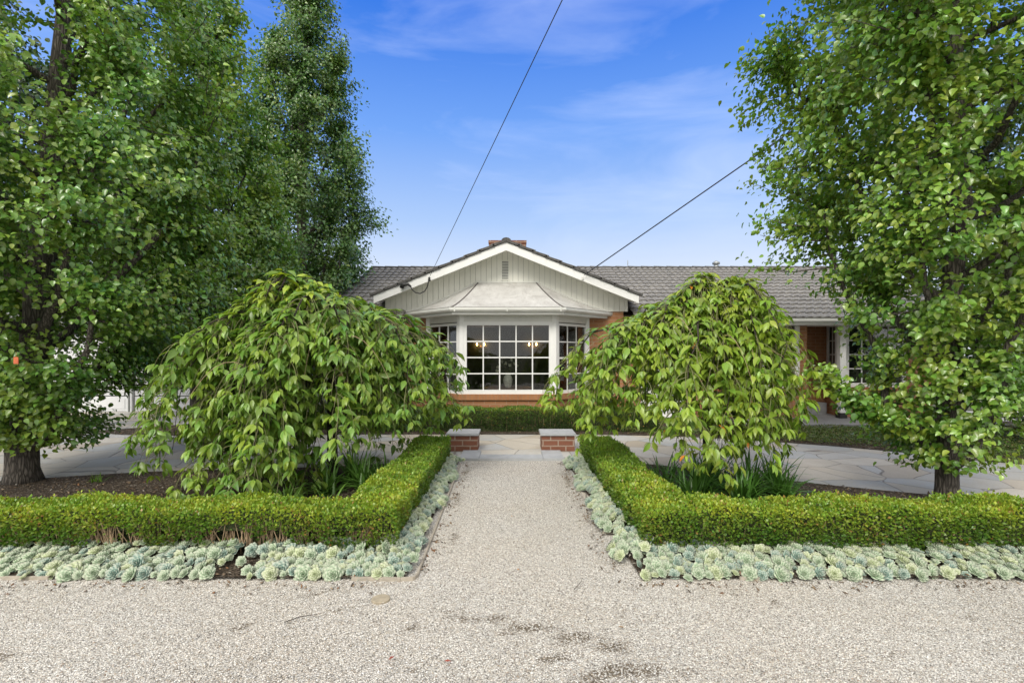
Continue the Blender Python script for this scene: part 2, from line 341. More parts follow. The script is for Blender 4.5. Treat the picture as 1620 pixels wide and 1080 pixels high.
class MB:
    """collects boxes, prisms and tubes, then links them as one mesh with metric UVs"""
    def __init__(s): s.v = []; s.f = []
    def add(s, vs, fs):
        n = len(s.v); s.v += [tuple(p) for p in vs]; s.f += [tuple(i + n for i in f) for f in fs]
    def box(s, x0, x1, y0, y1, z0, z1):
        s.add([(x0, y0, z0), (x1, y0, z0), (x1, y1, z0), (x0, y1, z0), (x0, y0, z1), (x1, y0, z1), (x1, y1, z1), (x0, y1, z1)],
              [(0, 3, 2, 1), (4, 5, 6, 7), (0, 1, 5, 4), (1, 2, 6, 5), (2, 3, 7, 6), (3, 0, 4, 7)])
    def prism(s, poly, z0, z1):
        """counter-clockwise poly seen from above"""
        n = len(poly); s.add([(x, y, z0) for x, y in poly] + [(x, y, z1) for x, y in poly],
                             [tuple(range(n - 1, -1, -1)), tuple(range(n, 2 * n))] + [(i, (i + 1) % n, (i + 1) % n + n, i + n) for i in range(n)])
    def yprism(s, poly, y0, y1):
        """poly of (x, z), counter-clockwise seen from -Y"""
        n = len(poly); s.add([(x, y0, z) for x, z in poly] + [(x, y1, z) for x, z in poly],
                             [tuple(range(n)), tuple(range(2 * n - 1, n - 1, -1))] + [((i + 1) % n, i, i + n, (i + 1) % n + n) for i in range(n)])
    def beam(s, P, Q, w, h, up=(0, 0, 1)):
        P, Q = Vector(P), Vector(Q); d = (Q - P).normalized(); a = d.cross(Vector(up)).normalized(); b = a.cross(d)
        vs = []
        for C in (P, Q):
            for i, j in ((-1, -1), (1, -1), (1, 1), (-1, 1)): vs.append(C + a * (i * w / 2) + b * (j * h / 2))
        s.add(vs, [(0, 1, 2, 3), (7, 6, 5, 4), (0, 4, 5, 1), (1, 5, 6, 2), (2, 6, 7, 3), (3, 7, 4, 0)])
    def tube(s, pts, rad, seg=8, cap=True):
        pts = [Vector(p) for p in pts]; n = len(s.v); up = Vector((0.13, 0.31, 0.94))
        rad = rad if hasattr(rad, '__len__') else [rad] * len(pts)
        vs = []
        for i, p in enumerate(pts):
            d = (pts[min(i + 1, len(pts) - 1)] - pts[max(i - 1, 0)])
            d = d.normalized() if d.length > 1e-9 else Vector((0, 0, 1))
            a = d.cross(up)
            if a.length < 1e-3: a = d.cross(Vector((1, 0, 0)))
            a.normalize(); b = d.cross(a)
            for k in range(seg):
                t = 2 * math.pi * k / seg; vs.append(p + (a * math.cos(t) + b * math.sin(t)) * rad[i])
        fs = []
        for i in range(len(pts) - 1):
            for k in range(seg):
                fs.append((i * seg + k, i * seg + (k + 1) % seg, (i + 1) * seg + (k + 1) % seg, (i + 1) * seg + k))
        if cap: fs += [tuple(range(seg - 1, -1, -1)), tuple(range((len(pts) - 1) * seg, len(pts) * seg))]
        s.add(vs, fs)
    def lathe(s, prof, c=(0, 0, 0), seg=20):
        n = len(prof); vs = []
        for r, z in prof:
            for k in range(seg):
                t = 2 * math.pi * k / seg; vs.append((c[0] + r * math.cos(t), c[1] + r * math.sin(t), c[2] + z))
        fs = [(i * seg + k, i * seg + (k + 1) % seg, (i + 1) * seg + (k + 1) % seg, (i + 1) * seg + k) for i in range(n - 1) for k in range(seg)]
        s.add(vs, fs)
    def build(s, name, mat, parent=None, smooth=False, bevel=0.0):
        me = bpy.data.meshes.new(name); me.from_pydata(s.v, [], s.f)
        bm = bmesh.new(); bm.from_mesh(me); bmesh.ops.recalc_face_normals(bm, faces=bm.faces)
        if bevel:
            bmesh.ops.bevel(bm, geom=[e for e in bm.edges if len(e.link_faces) == 2 and e.calc_face_angle(0) > 0.6], offset=bevel, segments=2, affect='EDGES')
        uvl = bm.loops.layers.uv.new('UVMap')
        for f in bm.faces:
            nn = f.normal
            if abs(nn.z) < 0.7:
                t = Vector((-nn.y, nn.x, 0)).normalized()
                if t.x < 0 or (abs(t.x) < 1e-4 and t.y < 0): t = -t
                for l in f.loops: l[uvl].uv = (l.vert.co.dot(t), l.vert.co.z)
            else:
                for l in f.loops: l[uvl].uv = (l.vert.co.x, l.vert.co.y)
            if smooth: f.smooth = True
        bm.to_mesh(me); bm.free()
        return link(name, me, mat, parent)

# leaf templates: x across, y along, z normal ; faces quads
def T_pear():   # broad rounded leaf with a short point, folded on the midrib and curled down at the tip
    v = np.array([(0, 0, 0), (-.27, .12, .07), (.27, .12, .09), (-.40, .38, .17), (.40, .40, .11), (-.28, .70, .09), (.27, .72, .02), (0, .42, -.02), (0, 1.03, -.20)])
    f = np.array([(0, 7, 1, 1), (0, 2, 7, 7), (1, 7, 3, 3), (7, 2, 4, 4), (7, 8, 5, 3), (7, 4, 6, 8)]); return v, f
def T_cherry():
    v = np.array([(0, 0, 0), (-.15, .18, .05), (.15, .18, .05), (-.215, .44, .07), (.215, .44, .07), (-.125, .74, .0), (.125, .74, .0), (0, .22, 0), (0, .5, 0), (0, .78, -.06), (0, 1.0, -.17)])
    f = np.array([(0, 7, 1, 1), (0, 2, 7, 7), (7, 8, 3, 1), (7, 2, 4, 8), (8, 9, 5, 3), (8, 4, 6, 9), (9, 10, 5, 5), (9, 6, 10, 10)])
    return v, f
def T_box():
    v = np.array([(0, 0, 0), (-.33, .5, .08), (.33, .5, .08), (0, 1, -.05)]); f = np.array([(0, 2, 3, 1)]); return v, f
def frames(d, nrm):
    d = d / (np.linalg.norm(d, axis=1, keepdims=True) + 1e-9)
    s = np.cross(d, nrm); s /= (np.linalg.norm(s, axis=1, keepdims=True) + 1e-9); n = np.cross(s, d)
    return s, d, n
def leaf_mesh(name, P, D, Nn, size, tmpl, colors, mat, parent=None, smooth=False):
    tv, tf = tmpl; s, d, n = frames(D, Nn); N, k = len(P), len(tv)
    size = np.broadcast_to(np.asarray(size, float), (N,))[:, None, None]
    V = P[:, None, :] + size * (tv[None, :, 0:1] * s[:, None, :] + tv[None, :, 1:2] * d[:, None, :] + tv[None, :, 2:3] * n[:, None, :])
    deg = np.array([f[2] == f[3] for f in tf])
    base = (np.arange(N) * k)[:, None, None]
    C = np.repeat(colors, k, axis=0)
    if deg.any():
        tris = [(a, b, c) for a, b, c, e in tf if c == e] + [t for a, b, c, e in tf if c != e for t in ((a, b, c), (a, c, e))]
        F = (base + np.array(tris)[None]).reshape(-1, 3)
    else:
        F = (base + tf[None]).reshape(-1, 4)
    me = np_mesh(name, V.reshape(-1, 3), F, C, smooth)
    return link(name, me, mat, parent)
def rnd_unit(n):
    v = rng.normal(size=(n, 3)); return v / np.linalg.norm(v, axis=1, keepdims=True)
def leaf_cols(n, base, var=0.25, alt=None, p=0.1, pos=None, cl=1.6, clv=0.18):
    base = np.array(base); c = base[None] * (1 + rng.uniform(-var, var, (n, 1)))
    c[:, 0] *= 1 + rng.uniform(-.18, .25, n)
    if pos is not None:     # neighbouring shoots share a shade: young shoots are yellower
        q = np.sin(pos @ np.array([1.7, 2.3, 1.9]) * cl) * np.sin(pos @ np.array([-2.1, 1.3, 2.7]) * cl + 1.3)
        c *= (1 + clv * q)[:, None]; c[:, 0] *= 1 + 0.8 * clv * q
    if alt is not None:
        m = rng.random(n) < p; c[m] = np.array(alt) * (1 + rng.uniform(-.2, .2, (m.sum(), 1)))
    return np.clip(c, 0, 1)

# ------------------------------------------------------------------ ground, gravel, paving, beds
def sheet(name, poly, z, mat):
    me = bpy.data.meshes.new(name); me.from_pydata([(x, y, z) for x, y in poly], [], [tuple(range(len(poly)))])
    bm = bmesh.new(); bm.from_mesh(me); bmesh.ops.triangulate(bm, faces=bm.faces)
    for f in bm.faces:
        if f.normal.z < 0: f.normal_flip()
    bm.to_mesh(me); bm.free()
    return link(name, me, mat)
tag(sheet('ground', [(-400, -400), (400, -400), (400, 600), (-400, 600)], -0.03, M['ground']), kind='structure')
def gravel():
    xs = np.linspace(-12, 12, 241); ys = np.linspace(-6, 7.66, 138)
    X, Y = np.meshgrid(xs, ys); Z = 0.006 * np.sin(X * 1.3 + 0.7 * Y) * np.sin(Y * 1.7) - 0.006
    V = np.stack([X, Y, Z], -1).reshape(-1, 3); nx = len(xs)
    i, j = np.meshgrid(np.arange(nx - 1), np.arange(len(ys) - 1)); a = (j * nx + i).ravel()
    F = np.stack([a, a + 1, a + 1 + nx, a + nx], 1)
    me = np_mesh('gravel_drive', V, F, smooth=True)
    d = np.zeros(len(V))
    spots = [(.08, 2.98, .2, .07, .55), (.36, 2.9, .2, .08, .6), (.55, 2.8, .15, .08, .62), (.6, 2.58, .24, .09, .68), (-.15, 3.12, .15, .06, .5), (.22, 2.68, .15, .05, .5), (.35, 2.5, .2, .06, .5),
             (-.62, 2.95, .10, .08, .5), (-.75, 2.7, .07, .12, .5), (-.5, 2.55, .08, .05, .45), (1.95, 2.92, .12, .05, .5), (2.15, 2.8, .14, .04, .45), (1.25, 2.75, .1, .04, .4), (3.0, 3.1, .2, .06, .4), (-1.6, 2.6, .12, .07, .38),
             (-2.2, 3.5, .5, .05, .42), (-1.2, 3.5, .25, .05, .45), (-.62, 6.9, .1, .4, .42), (-.6, 5.6, .1, .5, .42), (.7, 6.4, .1, .6, .42), (.76, 5.0, .1, .5, .45), (-.52, 4.4, .1, .3, .42), (.82, 3.9, .1, .2, .42), (1.8, 3.52, .9, .05, .42), (3.4, 3.52, .6, .05, .42)]
    for x, y, sx, sy, k in spots: d = np.maximum(d, (k + .17) * np.exp(-((V[:, 0] - x) / sx) ** 2 - ((V[:, 1] - y) / sy) ** 2))
    rr_ = np.random.default_rng(5)
    for _ in range(80):
        x, y = rr_.uniform(-3.2, 4.2), rr_.uniform(2.2, 3.5); d = np.maximum(d, rr_.uniform(.34, .66) * np.exp(-((V[:, 0] - x) / rr_.uniform(.05, .25)) ** 2 - ((V[:, 1] - y) / rr_.uniform(.03, .09)) ** 2))
    d = np.maximum(d, 0.2)
    at = me.attributes.new('dirt', 'FLOAT', 'POINT'); at.data.foreach_set('value', d.astype(np.float32))
    tag(link('gravel_drive', me, M['gravel']), kind='structure')
gravel()
tag(sheet('crazy_paving', [(-17, 4.5), (-.82, 4.5), (-.82, 7.62), (.8, 7.62), (.8, 4.5), (17, 4.5), (17, 14.2), (-17, 14.2)], 0.003, M['flag']), kind='structure')
def curve(pts, n=6):
    out = []
    P = [pts[0]] + list(pts) + [pts[-1]]
    for i in range(1, len(P) - 2):
        for k in range(n):
            t = k / n; p0, p1, p2, p3 = [np.array(P[i + j - 1]) for j in range(4)]
            out.append(tuple(0.5 * ((2 * p1) + (-p0 + p2) * t + (2 * p0 - 5 * p1 + 4 * p2 - p3) * t * t + (-p0 + 3 * p1 - 3 * p2 + p3) * t ** 3)))
    out.append(tuple(pts[-1])); return out
LB = [(-.76, 3.6), (-.79, 7.6)] + curve([(-1.3, 7.6), (-1.9, 7.32), (-3.2, 7.05), (-4.85, 6.85), (-6.4, 6.34), (-8.5, 5.6), (-11, 5.0)]) + [(-11, 3.6)]
RB = [(.92, 3.6), (11, 3.6)] + curve([(11, 4.5), (8, 5.0), (5.57, 5.45), (4.56, 5.8), (3.4, 6.4), (2.6, 6.95), (2.0, 7.3), (1.4, 7.6)]) + [(.80, 7.6)]
BB = curve([(-8.7, 10.45), (-7.4, 9.95), (-5.0, 9.95), (-3, 10.05), (0, 10.05), (1.8, 10.0), (3.6, 9.7), (5.26, 8.95), (6.3, 8.26), (7.4, 7.3), (9.5, 6.3), (13, 5.6)]) + [(13, 12), (-4, 12), (-7.5, 11.4)]
for nm, pl in (('garden_bed', LB), ('garden_bed', RB), ('garden_bed', BB)):
    tag(sheet(nm, pl, 0.014, M['soil']), kind='structure')
def inside(poly, P):
    P = np.asarray(P); c = np.zeros(len(P), bool); n = len(poly)
    for i in range(n):
        x0, y0 = poly[i]; x1, y1 = poly[(i + 1) % n]
        k = ((y0 > P[:, 1]) != (y1 > P[:, 1])) & (P[:, 0] < (x1 - x0) * (P[:, 1] - y0) / (y1 - y0 + 1e-12) + x0); c ^= k
    return c
def octa(sx, sy, sz):
    return np.array([(1, 0, 0), (0, 1, 0), (-1, 0, 0), (0, -1, 0), (0, 0, 1), (0, 0, -1)]) * (sx, sy, sz), \
        np.array([(0, 1, 4), (1, 2, 4), (2, 3, 4), (3, 0, 4), (1, 0, 5), (2, 1, 5), (3, 2, 5), (0, 3, 5)])
def scatter_bits(name, P, size, cols, mat, label, cat, flatness=0.5, long=1.0, tilt=0.5):
    N = len(P); tv, tf = octa(1, 1, 1); V = np.zeros((N, 6, 3))
    rot = rng.uniform(0, 6.28, N); c, s = np.cos(rot), np.sin(rot)
    sc = size[:, None] * np.stack([rng.uniform(.8, 1.3, N) * long, rng.uniform(.6, 1.0, N), flatness * rng.uniform(.6, 1.2, N)], 1)
    L = tv[None] * sc[:, None, :] + rng.normal(size=(N, 6, 3)) * (size[:, None, None] * .12)
    L[:, :, 2] += L[:, :, 0] * (rng.normal(size=(N, 1)) * tilt * .4)
    V[:, :, 0] = L[:, :, 0] * c[:, None] - L[:, :, 1] * s[:, None]; V[:, :, 1] = L[:, :, 0] * s[:, None] + L[:, :, 1] * c[:, None]; V[:, :, 2] = L[:, :, 2]
    V += P[:, None, :]
    F = (np.arange(N)[:, None, None] * 6 + tf[None]).reshape(-1, 3)
    return tag(link(name, np_mesh(name, V.reshape(-1, 3), F, np.repeat(cols, 6, 0)), mat), label, cat, kind='stuff')
def pebbles():
    n = 60000; y = 2.2 + (rng.random(n) ** 1.6) * 5.2; x = rng.uniform(-1.15, 1.15, n) * y
    keep = ~(inside([(p[0], p[1] - 0.0) for p in LB], np.stack([x, y], 1)) | inside(RB, np.stack([x, y], 1)))
    keep &= (y < 3.62) | (np.abs(x) < .85)
    x, y = x[keep], y[keep]; n = len(x)
    pal = np.array([(.62, .60, .56), (.78, .77, .73), (.40, .38, .35), (.50, .43, .34), (.25, .23, .21), (.86, .85, .82), (.47, .46, .44), (.36, .27, .2)])
    c = pal[rng.choice(8, n, p=[.2, .2, .16, .12, .08, .08, .12, .04])] * rng.uniform(.85, 1.1, (n, 1))
    scatter_bits('gravel_stones', np.stack([x, y, np.full(n, .0)], 1), rng.uniform(.0028, .0062, n), c, M['pebble'], 'loose pale crushed stones lying over the gravel drive and path', 'gravel')
    # mulch chips and leaf litter in the beds
    n = 16000; x = rng.uniform(-8, 8, n); y = rng.uniform(3.6, 11.9, n); P = np.stack([x, y], 1)
    k = inside(LB, P) | inside(RB, P) | inside(BB, P); P = P[k]; n = len(P)
    pal = np.array([(.13, .095, .065), (.2, .14, .09), (.075, .055, .04), (.30, .22, .14), (.5, .46, .4), (.23, .12, .06)])
    c = pal[rng.choice(6, n, p=[.3, .22, .26, .12, .03, .07])] * rng.uniform(.8, 1.2, (n, 1))
    scatter_bits('mulch_chips', np.stack([P[:, 0], P[:, 1], np.full(n, .022)], 1), rng.uniform(.006, .018, n), c, M['pebble'], 'brown bark chips and dry leaf litter over the garden beds', 'mulch', .35, 1.7, 1.0)
    # dirt and litter along the gravel edges
    n = 900; side = rng.random(n); x = np.where(side < .25, -.68 + np.abs(rng.normal(size=n)) * .07, np.where(side < .5, .8 - np.abs(rng.normal(size=n)) * .07, rng.uniform(-4.5, 4.5, n)))
    y = np.where(side < .5, rng.uniform(3.7, 7.5, n), 3.56 - np.abs(rng.normal(size=n)) * .07)
    ok = (side < .5) | (np.abs(x) > .75); x, y = x[ok], y[ok]; n = len(x)
    c = pal[rng.choice(6, n)] * rng.uniform(.7, 1.1, (n, 1))
    scatter_bits('edge_litter', np.stack([x, y, np.full(n, .003)], 1), rng.uniform(.004, .012, n), c, M['pebble'], 'crumbs of dark soil and dry leaf along the edges of the gravel', 'litter', .35, 1.7, 1.0)
pebbles()

# ------------------------------------------------------------------ house
house = tag(empty('house', (0, 12, 0)), 'single storey orange brick house with white gable and tiled roof', 'house')
class HB(MB):
    """builds in world coordinates; house parts are parented with the inverse offset"""
    def build(s, name, mat, parent=None, **k):
        o = MB.build(s, name, mat, None, **k)
        if parent is not None:
            org = Vector((0, 12, 0)); o.parent = parent
            if parent is house: o.location = -org
        return o
GY = 11.9; WY = 12.0; GC = -0.13          # gable wall, wing wall, gable centre
PITCH = 0.404
def roofz(y): return 2.41 + PITCH * (y - 11.4)
RY = 16.15; RZ = roofz(RY)
def gz(x, a=4.12): return a - PITCH * abs(x - GC)
# bay plan
BF = 10.95; BL, BR = (-1.13, BF), (0.95, BF); BLw, BRw = (-2.0, GY), (1.8, GY)
b = HB()
b.box(-2.9, -2.0, GY, GY + .22, 0, 2.66); b.box(1.8, 2.62, GY, GY + .22, 0, 2.66); b.box(-2.0, 1.8, GY, GY + .22, 2.45, 2.66)
b.box(-4.3, -2.9, WY + .003, WY + .22, 0, 2.5)
b.box(-4.3, -4.08, WY + .22, 20.0, 0, 2.5); b.box(-4.3, 10.2, 20.0, 20.22, 0, 2.5); b.box(10.0, 10.22, 12.52, 20.0, 0, 2.5)
b.yprism([(20.0, 0), (20.01, 0), (20.0, .01)], 19, 19.01)
b.box(2.62, 4.75, WY, WY + .22, 0, 2.5)
b.box(4.75, 6.84, WY, WY + .22, 0, .72); b.box(4.75, 6.84, WY, WY + .22, 2.40, 2.5)
b.box(6.84, 7.0, WY, WY + .22, 0, 2.5)
b.box(6.8, 7.0, WY + .22, 13.0, 0, 2.5); b.box(6.8, 8.3, 13.0, 13.2, 0, 2.5)
b.prism([(8.05, 13.0), (7.93, 12.3), (10.22, 12.3), (10.22, 12.52), (8.2, 12.52), (8.3, 13.0)], 0, .72)
b.box(9.6, 10.22, 12.3, 12.52, .72, 2.5)
b.box(7.0, 9.6, 12.3, 12.5, 2.36, 2.5)
w = b.build('brick_wall', M['brick'], house)
# left gable end wall up to the roof
g = HB(); g.v = []; g.add([(-4.3, 12.0, 2.5), (-4.3, 20.22, 2.5), (-4.3, RY, RZ - .15), (-4.1, 12.0, 2.5), (-4.1, 20.22, 2.5), (-4.1, RY, RZ - .15)],
                          [(0, 1, 2), (3, 5, 4), (0, 2, 5, 3), (1, 4, 5, 2), (0, 3, 4, 1)])
g.build('end_gable', M['brick'], house)
# bay base with projecting brick sill
b = HB(); b.prism([BLw, (-2.0, GY), BL, BR, BRw, (1.6, GY), (.85, BF + .22), (-1.03, BF + .22), (-1.8, GY)][1:], 0, .61); b.build('bay_base', M['brick'], house)
def off(p, q, d):   # offset line p->q outward (to its right seen from above)
    v = Vector((q[0] - p[0], q[1] - p[1])).normalized(); n = Vector((v.y, -v.x)); return n * d
def bay_ring(d, y_wall=GY):
    """bay plan pushed outward by d"""
    l = math.hypot(BL[0] - BLw[0], BL[1] - BLw[1]); nx, ny = (BF - GY) / l, -(BL[0] - BLw[0]) / l
    m = d * (1 - abs(ny)) / abs(nx) if nx else 0
    fl = (BL[0] - m, BF - d); fr = (BR[0] + m, BF - d)
    sl = (BL[0] - BLw[0]) / (BL[1] - BLw[1]); wl = fl[0] + sl * (y_wall - fl[1]); wr = fr[0] - sl * (y_wall - fr[1])
    return [(wl, y_wall), fl, fr, (wr, y_wall)]
r1 = bay_ring(.045); r0 = bay_ring(-.17)
b = HB(); b.prism(r1 + r0[::-1], .61, .735); b.build('brick_sill', m_brick('sill_brick_on_edge', ((0.37, 0.165, 0.068), (0.29, 0.12, 0.05), (0.42, 0.2, 0.09)), (0.27, 0.165, 0.10), bw=0.086, bh=0.3, ms=0.008), house)

def window(parent, P, Q, z0, z1, cols, rows, fr=0.07, mun=0.022, depth=0.07, sash=False, name='window', top=None):
    """frame and muntins between plan points P and Q (left to right seen from outside); glass is its child"""
    P, Q = Vector((*P, 0)), Vector((*Q, 0)); u = (Q - P).normalized(); n = Vector((u.y, -u.x, 0)); L = (Q - P).length
    def bx(m, u0, u1, za, zb, d0, d1):
        vs = [P + u * a + n * d + Vector((0, 0, z)) for z in (za, zb) for a, d in ((u0, d0), (u1, d0), (u1, d1), (u0, d1))]
        m.add(vs, [(0, 3, 2, 1), (4, 5, 6, 7), (0, 1, 5, 4), (1, 2, 6, 5), (2, 3, 7, 6), (3, 0, 4, 7)])
    f = HB(); tf = fr if top is None else top
    bx(f, 0, fr, z0, z1, -depth, 0); bx(f, L - fr, L, z0, z1, -depth, 0)
    bx(f, fr, L - fr, z0, z0 + fr * 1.25, -depth, .004); bx(f, fr, L - fr, z1 - tf, z1, -depth, 0)
    u0, u1, za, zb = fr, L - fr, z0 + fr * 1.25, z1 - tf
    for i in range(1, cols):
        c = u0 + (u1 - u0) * i / cols; bx(f, c - mun / 2, c + mun / 2, za, zb, -.045, -.020)
    for j in range(1, rows):
        c = za + (zb - za) * j / rows; t = mun if not (sash and j == rows // 2) else mun * 1.7
        bx(f, u0, u1, c - t / 2, c + t / 2, -.047, -.016)
    fo = f.build(name, M['white'], parent)
    gl = HB(); bx(gl, u0, u1, za, zb, -.036, -.031)
    g = gl.build('glass', M['glass']); g.parent = fo
    return fo
zt = 2.30
fp = 0.075
window(house, (-1.13 + fp, BF), (.95 - fp, BF), .735, zt, 5, 4, fr=.075, mun=.026)
vL = (Vector(BL) - Vector(BLw)).normalized(); vR = (Vector(BRw) - Vector(BR)).normalized()
window(house, (-2.0 + vL.x * .07, GY + vL.y * .07), (BL[0] - vL.x * .07, BF - vL.y * .07), .735, zt - .02, 3, 4, fr=.055, mun=.024, sash=True)
window(house, (BR[0] + vR.x * .07, BF + vR.y * .07), (1.8 - vR.x * .07, GY - vR.y * .07), .735, zt - .02, 3, 4, fr=.055, mun=.024, sash=True)
for x, y in ((-1.13, BF), (.95, BF), (-1.965, GY - .02), (1.765, GY - .02)):
    p = HB()
    if y == BF:
        s = 1 if x > 0 else -1
        vv = vR if s > 0 else Vector((-vL.x, -vL.y))
        p.prism([(x - s * .08, BF - .012), (x + s * .006, BF - .012), (x + vv.x * .085 + s * .008, BF + vv.y * .085 - .008), (x + vv.x * .06 - s * .07, BF + .1), (x - s * .08, BF + .085)][::s], .735, 2.44)
    else:
        s = 1 if x > 0 else -1; p.box(x - .045, x + .045, y - .06, y + .01, .61, 2.44)
    p.build('corner_post', M['white'], house)
ra, rb_ = bay_ring(.0), bay_ring(-.10)
b = HB(); b.prism(ra + rb_[::-1], zt, 2.44); b.build('head_board', M['gutter_white'], house)
# soffit, fascia, gutter of the bay
ro = bay_ring(.30)
b = HB(); b.prism(ro + bay_ring(-.1)[::-1], 2.44, 2.455); b.build('soffit', M['gutter_white'], house)
b = HB(); b.prism(bay_ring(.315) + bay_ring(.295)[::-1], 2.432, 2.51); b.build('fascia', M['gutter_white'], house)
gu = HB()
pr = [(.315, 2.50), (.345, 2.49), (.385, 2.50), (.405, 2.53), (.405, 2.575), (.415, 2.585), (.395, 2.585), (.39, 2.52), (.33, 2.515)]
rings = [bay_ring(d) for d, z in pr]
for k in range(len(pr)):
    k2 = (k + 1) % len(pr)
    for i in range(3):
        A, B = rings[k][i], rings[k][i + 1]; C, D = rings[k2][i + 1], rings[k2][i]
        gu.add([(*A, pr[k][1]), (*B, pr[k][1]), (*C, pr[k2][1]), (*D, pr[k2][1])], [(0, 1, 2, 3)])
gu.build('gutter', M['gutter_white'], house)
gs = HB()
for x in (-1.2, -.1, 1.02):
    gs = HB(); gs.box(x - .012, x + .012, BF - .421, BF - .395, 2.49, 2.59); gs.build('gutter_strap', M['gutter_white'], house)
# flared metal roof of the bay
def bay_roof():
    m = HB(); lo = bay_ring(.36); n = 12; hi = [(-.83, GY), (-.80, GY - .02), (.57, GY - .02), (.60, GY)]; zlo, zhi = 2.575, 3.27
    rows = []
    for j in range(n + 1):
        t = j / n; zz = zlo + (zhi - zlo) * (t ** 1.25); rows.append([(lo[i][0] + (hi[i][0] - lo[i][0]) * t, lo[i][1] + (hi[i][1] - lo[i][1]) * t, zz) for i in range(4)])
    for j in range(n):
        for i in range(3): m.add([rows[j][i], rows[j][i + 1], rows[j + 1][i + 1], rows[j + 1][i]], [(0, 1, 2, 3)])
    ob = m.build('bay_roof', M['zinc'], house)
    for i in (1, 2):
        s = HB(); s.tube([(rows[j][i][0], rows[j][i][1] - .004, rows[j][i][2] + .005) for j in range(n + 1)], .013, 6)
        so = s.build('hip_seam', M['lead']); so.parent = ob
    s = HB()
    s.tube([(r_[0][0], r_[0][1] - .03, r_[0][2] + .02) for r_ in rows] + [(rows[-1][3][0], GY - .03, zhi + .02)] + [(r_[3][0], r_[3][1] - .03, r_[3][2] + .02) for r_ in rows[::-1]], .017, 6)
    so = s.build('flashing', M['gutter_white']); so.parent = ob
bay_roof()
# gable cladding: vertical boards with gaps
c = HB(); x = -2.98
while x < 2.72:
    x1 = min(x + .125, 2.72); xa, xb = x + .003, x1 - .003
    za = 2.60
    c.yprism([(xa, za), (xb, za), (xb, gz(xb) - .06), (xa, gz(xa) - .06)] if not (xa < GC < xb) else [(xa, za), (xb, za), (xb, gz(xb) - .06), (GC, gz(GC) - .06), (xa, gz(xa) - .06)], GY - .03, GY - .004)
    x = x1
c.build('gable_cladding', M['clad'], house)
c = HB(); c.yprism([(-2.98, 2.66), (2.72, 2.66), (GC, gz(GC) - .02)], GY, GY + .2); c.build('gable_backing', M['slot'], house)
v = HB(); v.box(-.26, -.235, GY - .05, GY - .028, 3.33, 3.80); v.box(-.085, -.06, GY - .05, GY - .028, 3.33, 3.80); v.box(-.235, -.085, GY - .05, GY - .028, 3.33, 3.355); v.box(-.235, -.085, GY - .05, GY - .028, 3.775, 3.80)
vo = v.build('gable_vent', M['clad'], house)
v = HB()
for k in range(11): v.beam((-.235, GY - .04, 3.375 + k * .037), (-.085, GY - .04, 3.375 + k * .037), .016, .012, (0, .5, 1))
lo_ = v.build('louvre', M['gutter_white']); lo_.parent = vo
v = HB(); v.box(-.235, -.085, GY - .033, GY - .0305, 3.355, 3.775); lo_ = v.build('vent_backing', M['slot']); lo_.parent = vo
# barge boards and soffit
FY = 11.36
for s in (-1, 1):
    e = GC + s * 2.98; bb = HB()
    ta = lambda x: gz(x, 4.115)
    pl = [(e, ta(e) - .17), (GC, ta(GC) - .185), (GC, ta(GC)), (e, ta(e) + .0)]
    bb.yprism(pl if s < 0 else pl[::-1], FY, FY + .03)
    bb.build('barge_board', M['white'], house)
    sf = HB(); pl = [(e, ta(e) - .10), (GC, ta(GC) - .10), (GC, ta(GC) - .085), (e, ta(e) - .085)]
    sf.yprism(pl if s < 0 else pl[::-1], FY + .03, GY); sf.build('eave_lining', M['clad'], house)
# tiled roofs
def tile_field(m, O, U, Vv, nu, nv, tw=.38, th=.335, j0=0):
    O, U, Vv = Vector(O), Vector(U).normalized(), Vector(Vv).normalized(); Nn = U.cross(Vv).normalized()
    if Nn.z < 0: Nn = -Nn
    seg = 10; prof = []
    for k in range(seg * nu + 1):
        t = (k / seg) % 1.0; h = .040 * (0.5 + 0.5 * math.cos((t - .25) * 4 * math.pi + .6 * math.sin(t * 4 * math.pi))) ** 0.9
        prof.append(h)
    for j in range(j0, nv):
        rs = []
        for (vv, hh) in ((j * th - .012, .006), (j * th - .012, .034), (j * th + .10, .028), ((j + 1) * th + .02, .000)):
            sh = (.0 if j % 2 else 0.0)
            rs.append([O + U * (k / seg * tw + sh) + Vv * (vv - (prof[k] - .02) * 1.3) + Nn * (hh + prof[k]) for k in range(seg * nu + 1)])
        n = seg * nu + 1; vs = sum(rs, []); fs = []
        for r_ in range(3):
            for k in range(n - 1): fs.append((r_ * n + k, r_ * n + k + 1, (r_ + 1) * n + k + 1, (r_ + 1) * n + k))
        m.add(vs, fs)
sv = Vector((0, 1, PITCH)).normalized(); nv = int(round(((RY - 11.34) / sv.y) / .335))
thx = (RY - 11.36) / sv.y / nv
t1 = HB()
tile_field(t1, (-4.4, 11.36, roofz(11.36)), (1, 0, 0), sv, 5, nv, .38, thx)
tile_field(t1, (-2.6, 11.36, roofz(11.36)), (1, 0, 0), sv, 15, nv, .38, thx, 4)
tile_field(t1, (2.8, 11.36, roofz(11.36)), (1, 0, 0), sv, 21, nv, .38, thx)
roof = t1.build('roof', M['tile'], house)
t2 = HB(); t2.add([(-4.4, RY, RZ), (10.6, RY, RZ), (10.6, 20.8, RZ - PITCH * 4.65), (-4.4, 20.8, RZ - PITCH * 4.65)], [(0, 1, 2, 3)]); o = t2.build('rear_roof', M['tile'], house)
t3 = HB(); sl = math.hypot(1, PITCH); Lg = 3.0 * sl; ng = int(round(Lg / .335))
for s in (-1, 1):
    ex = GC + s * 3.02; tile_field(t3, (ex, FY - .02, gz(ex, 4.135)), (0, 1, 0), Vector((-s, 0, PITCH)), 12, ng, .30, 3.02 * sl / ng)
t3.build('gable_roof', M['tile'], house)
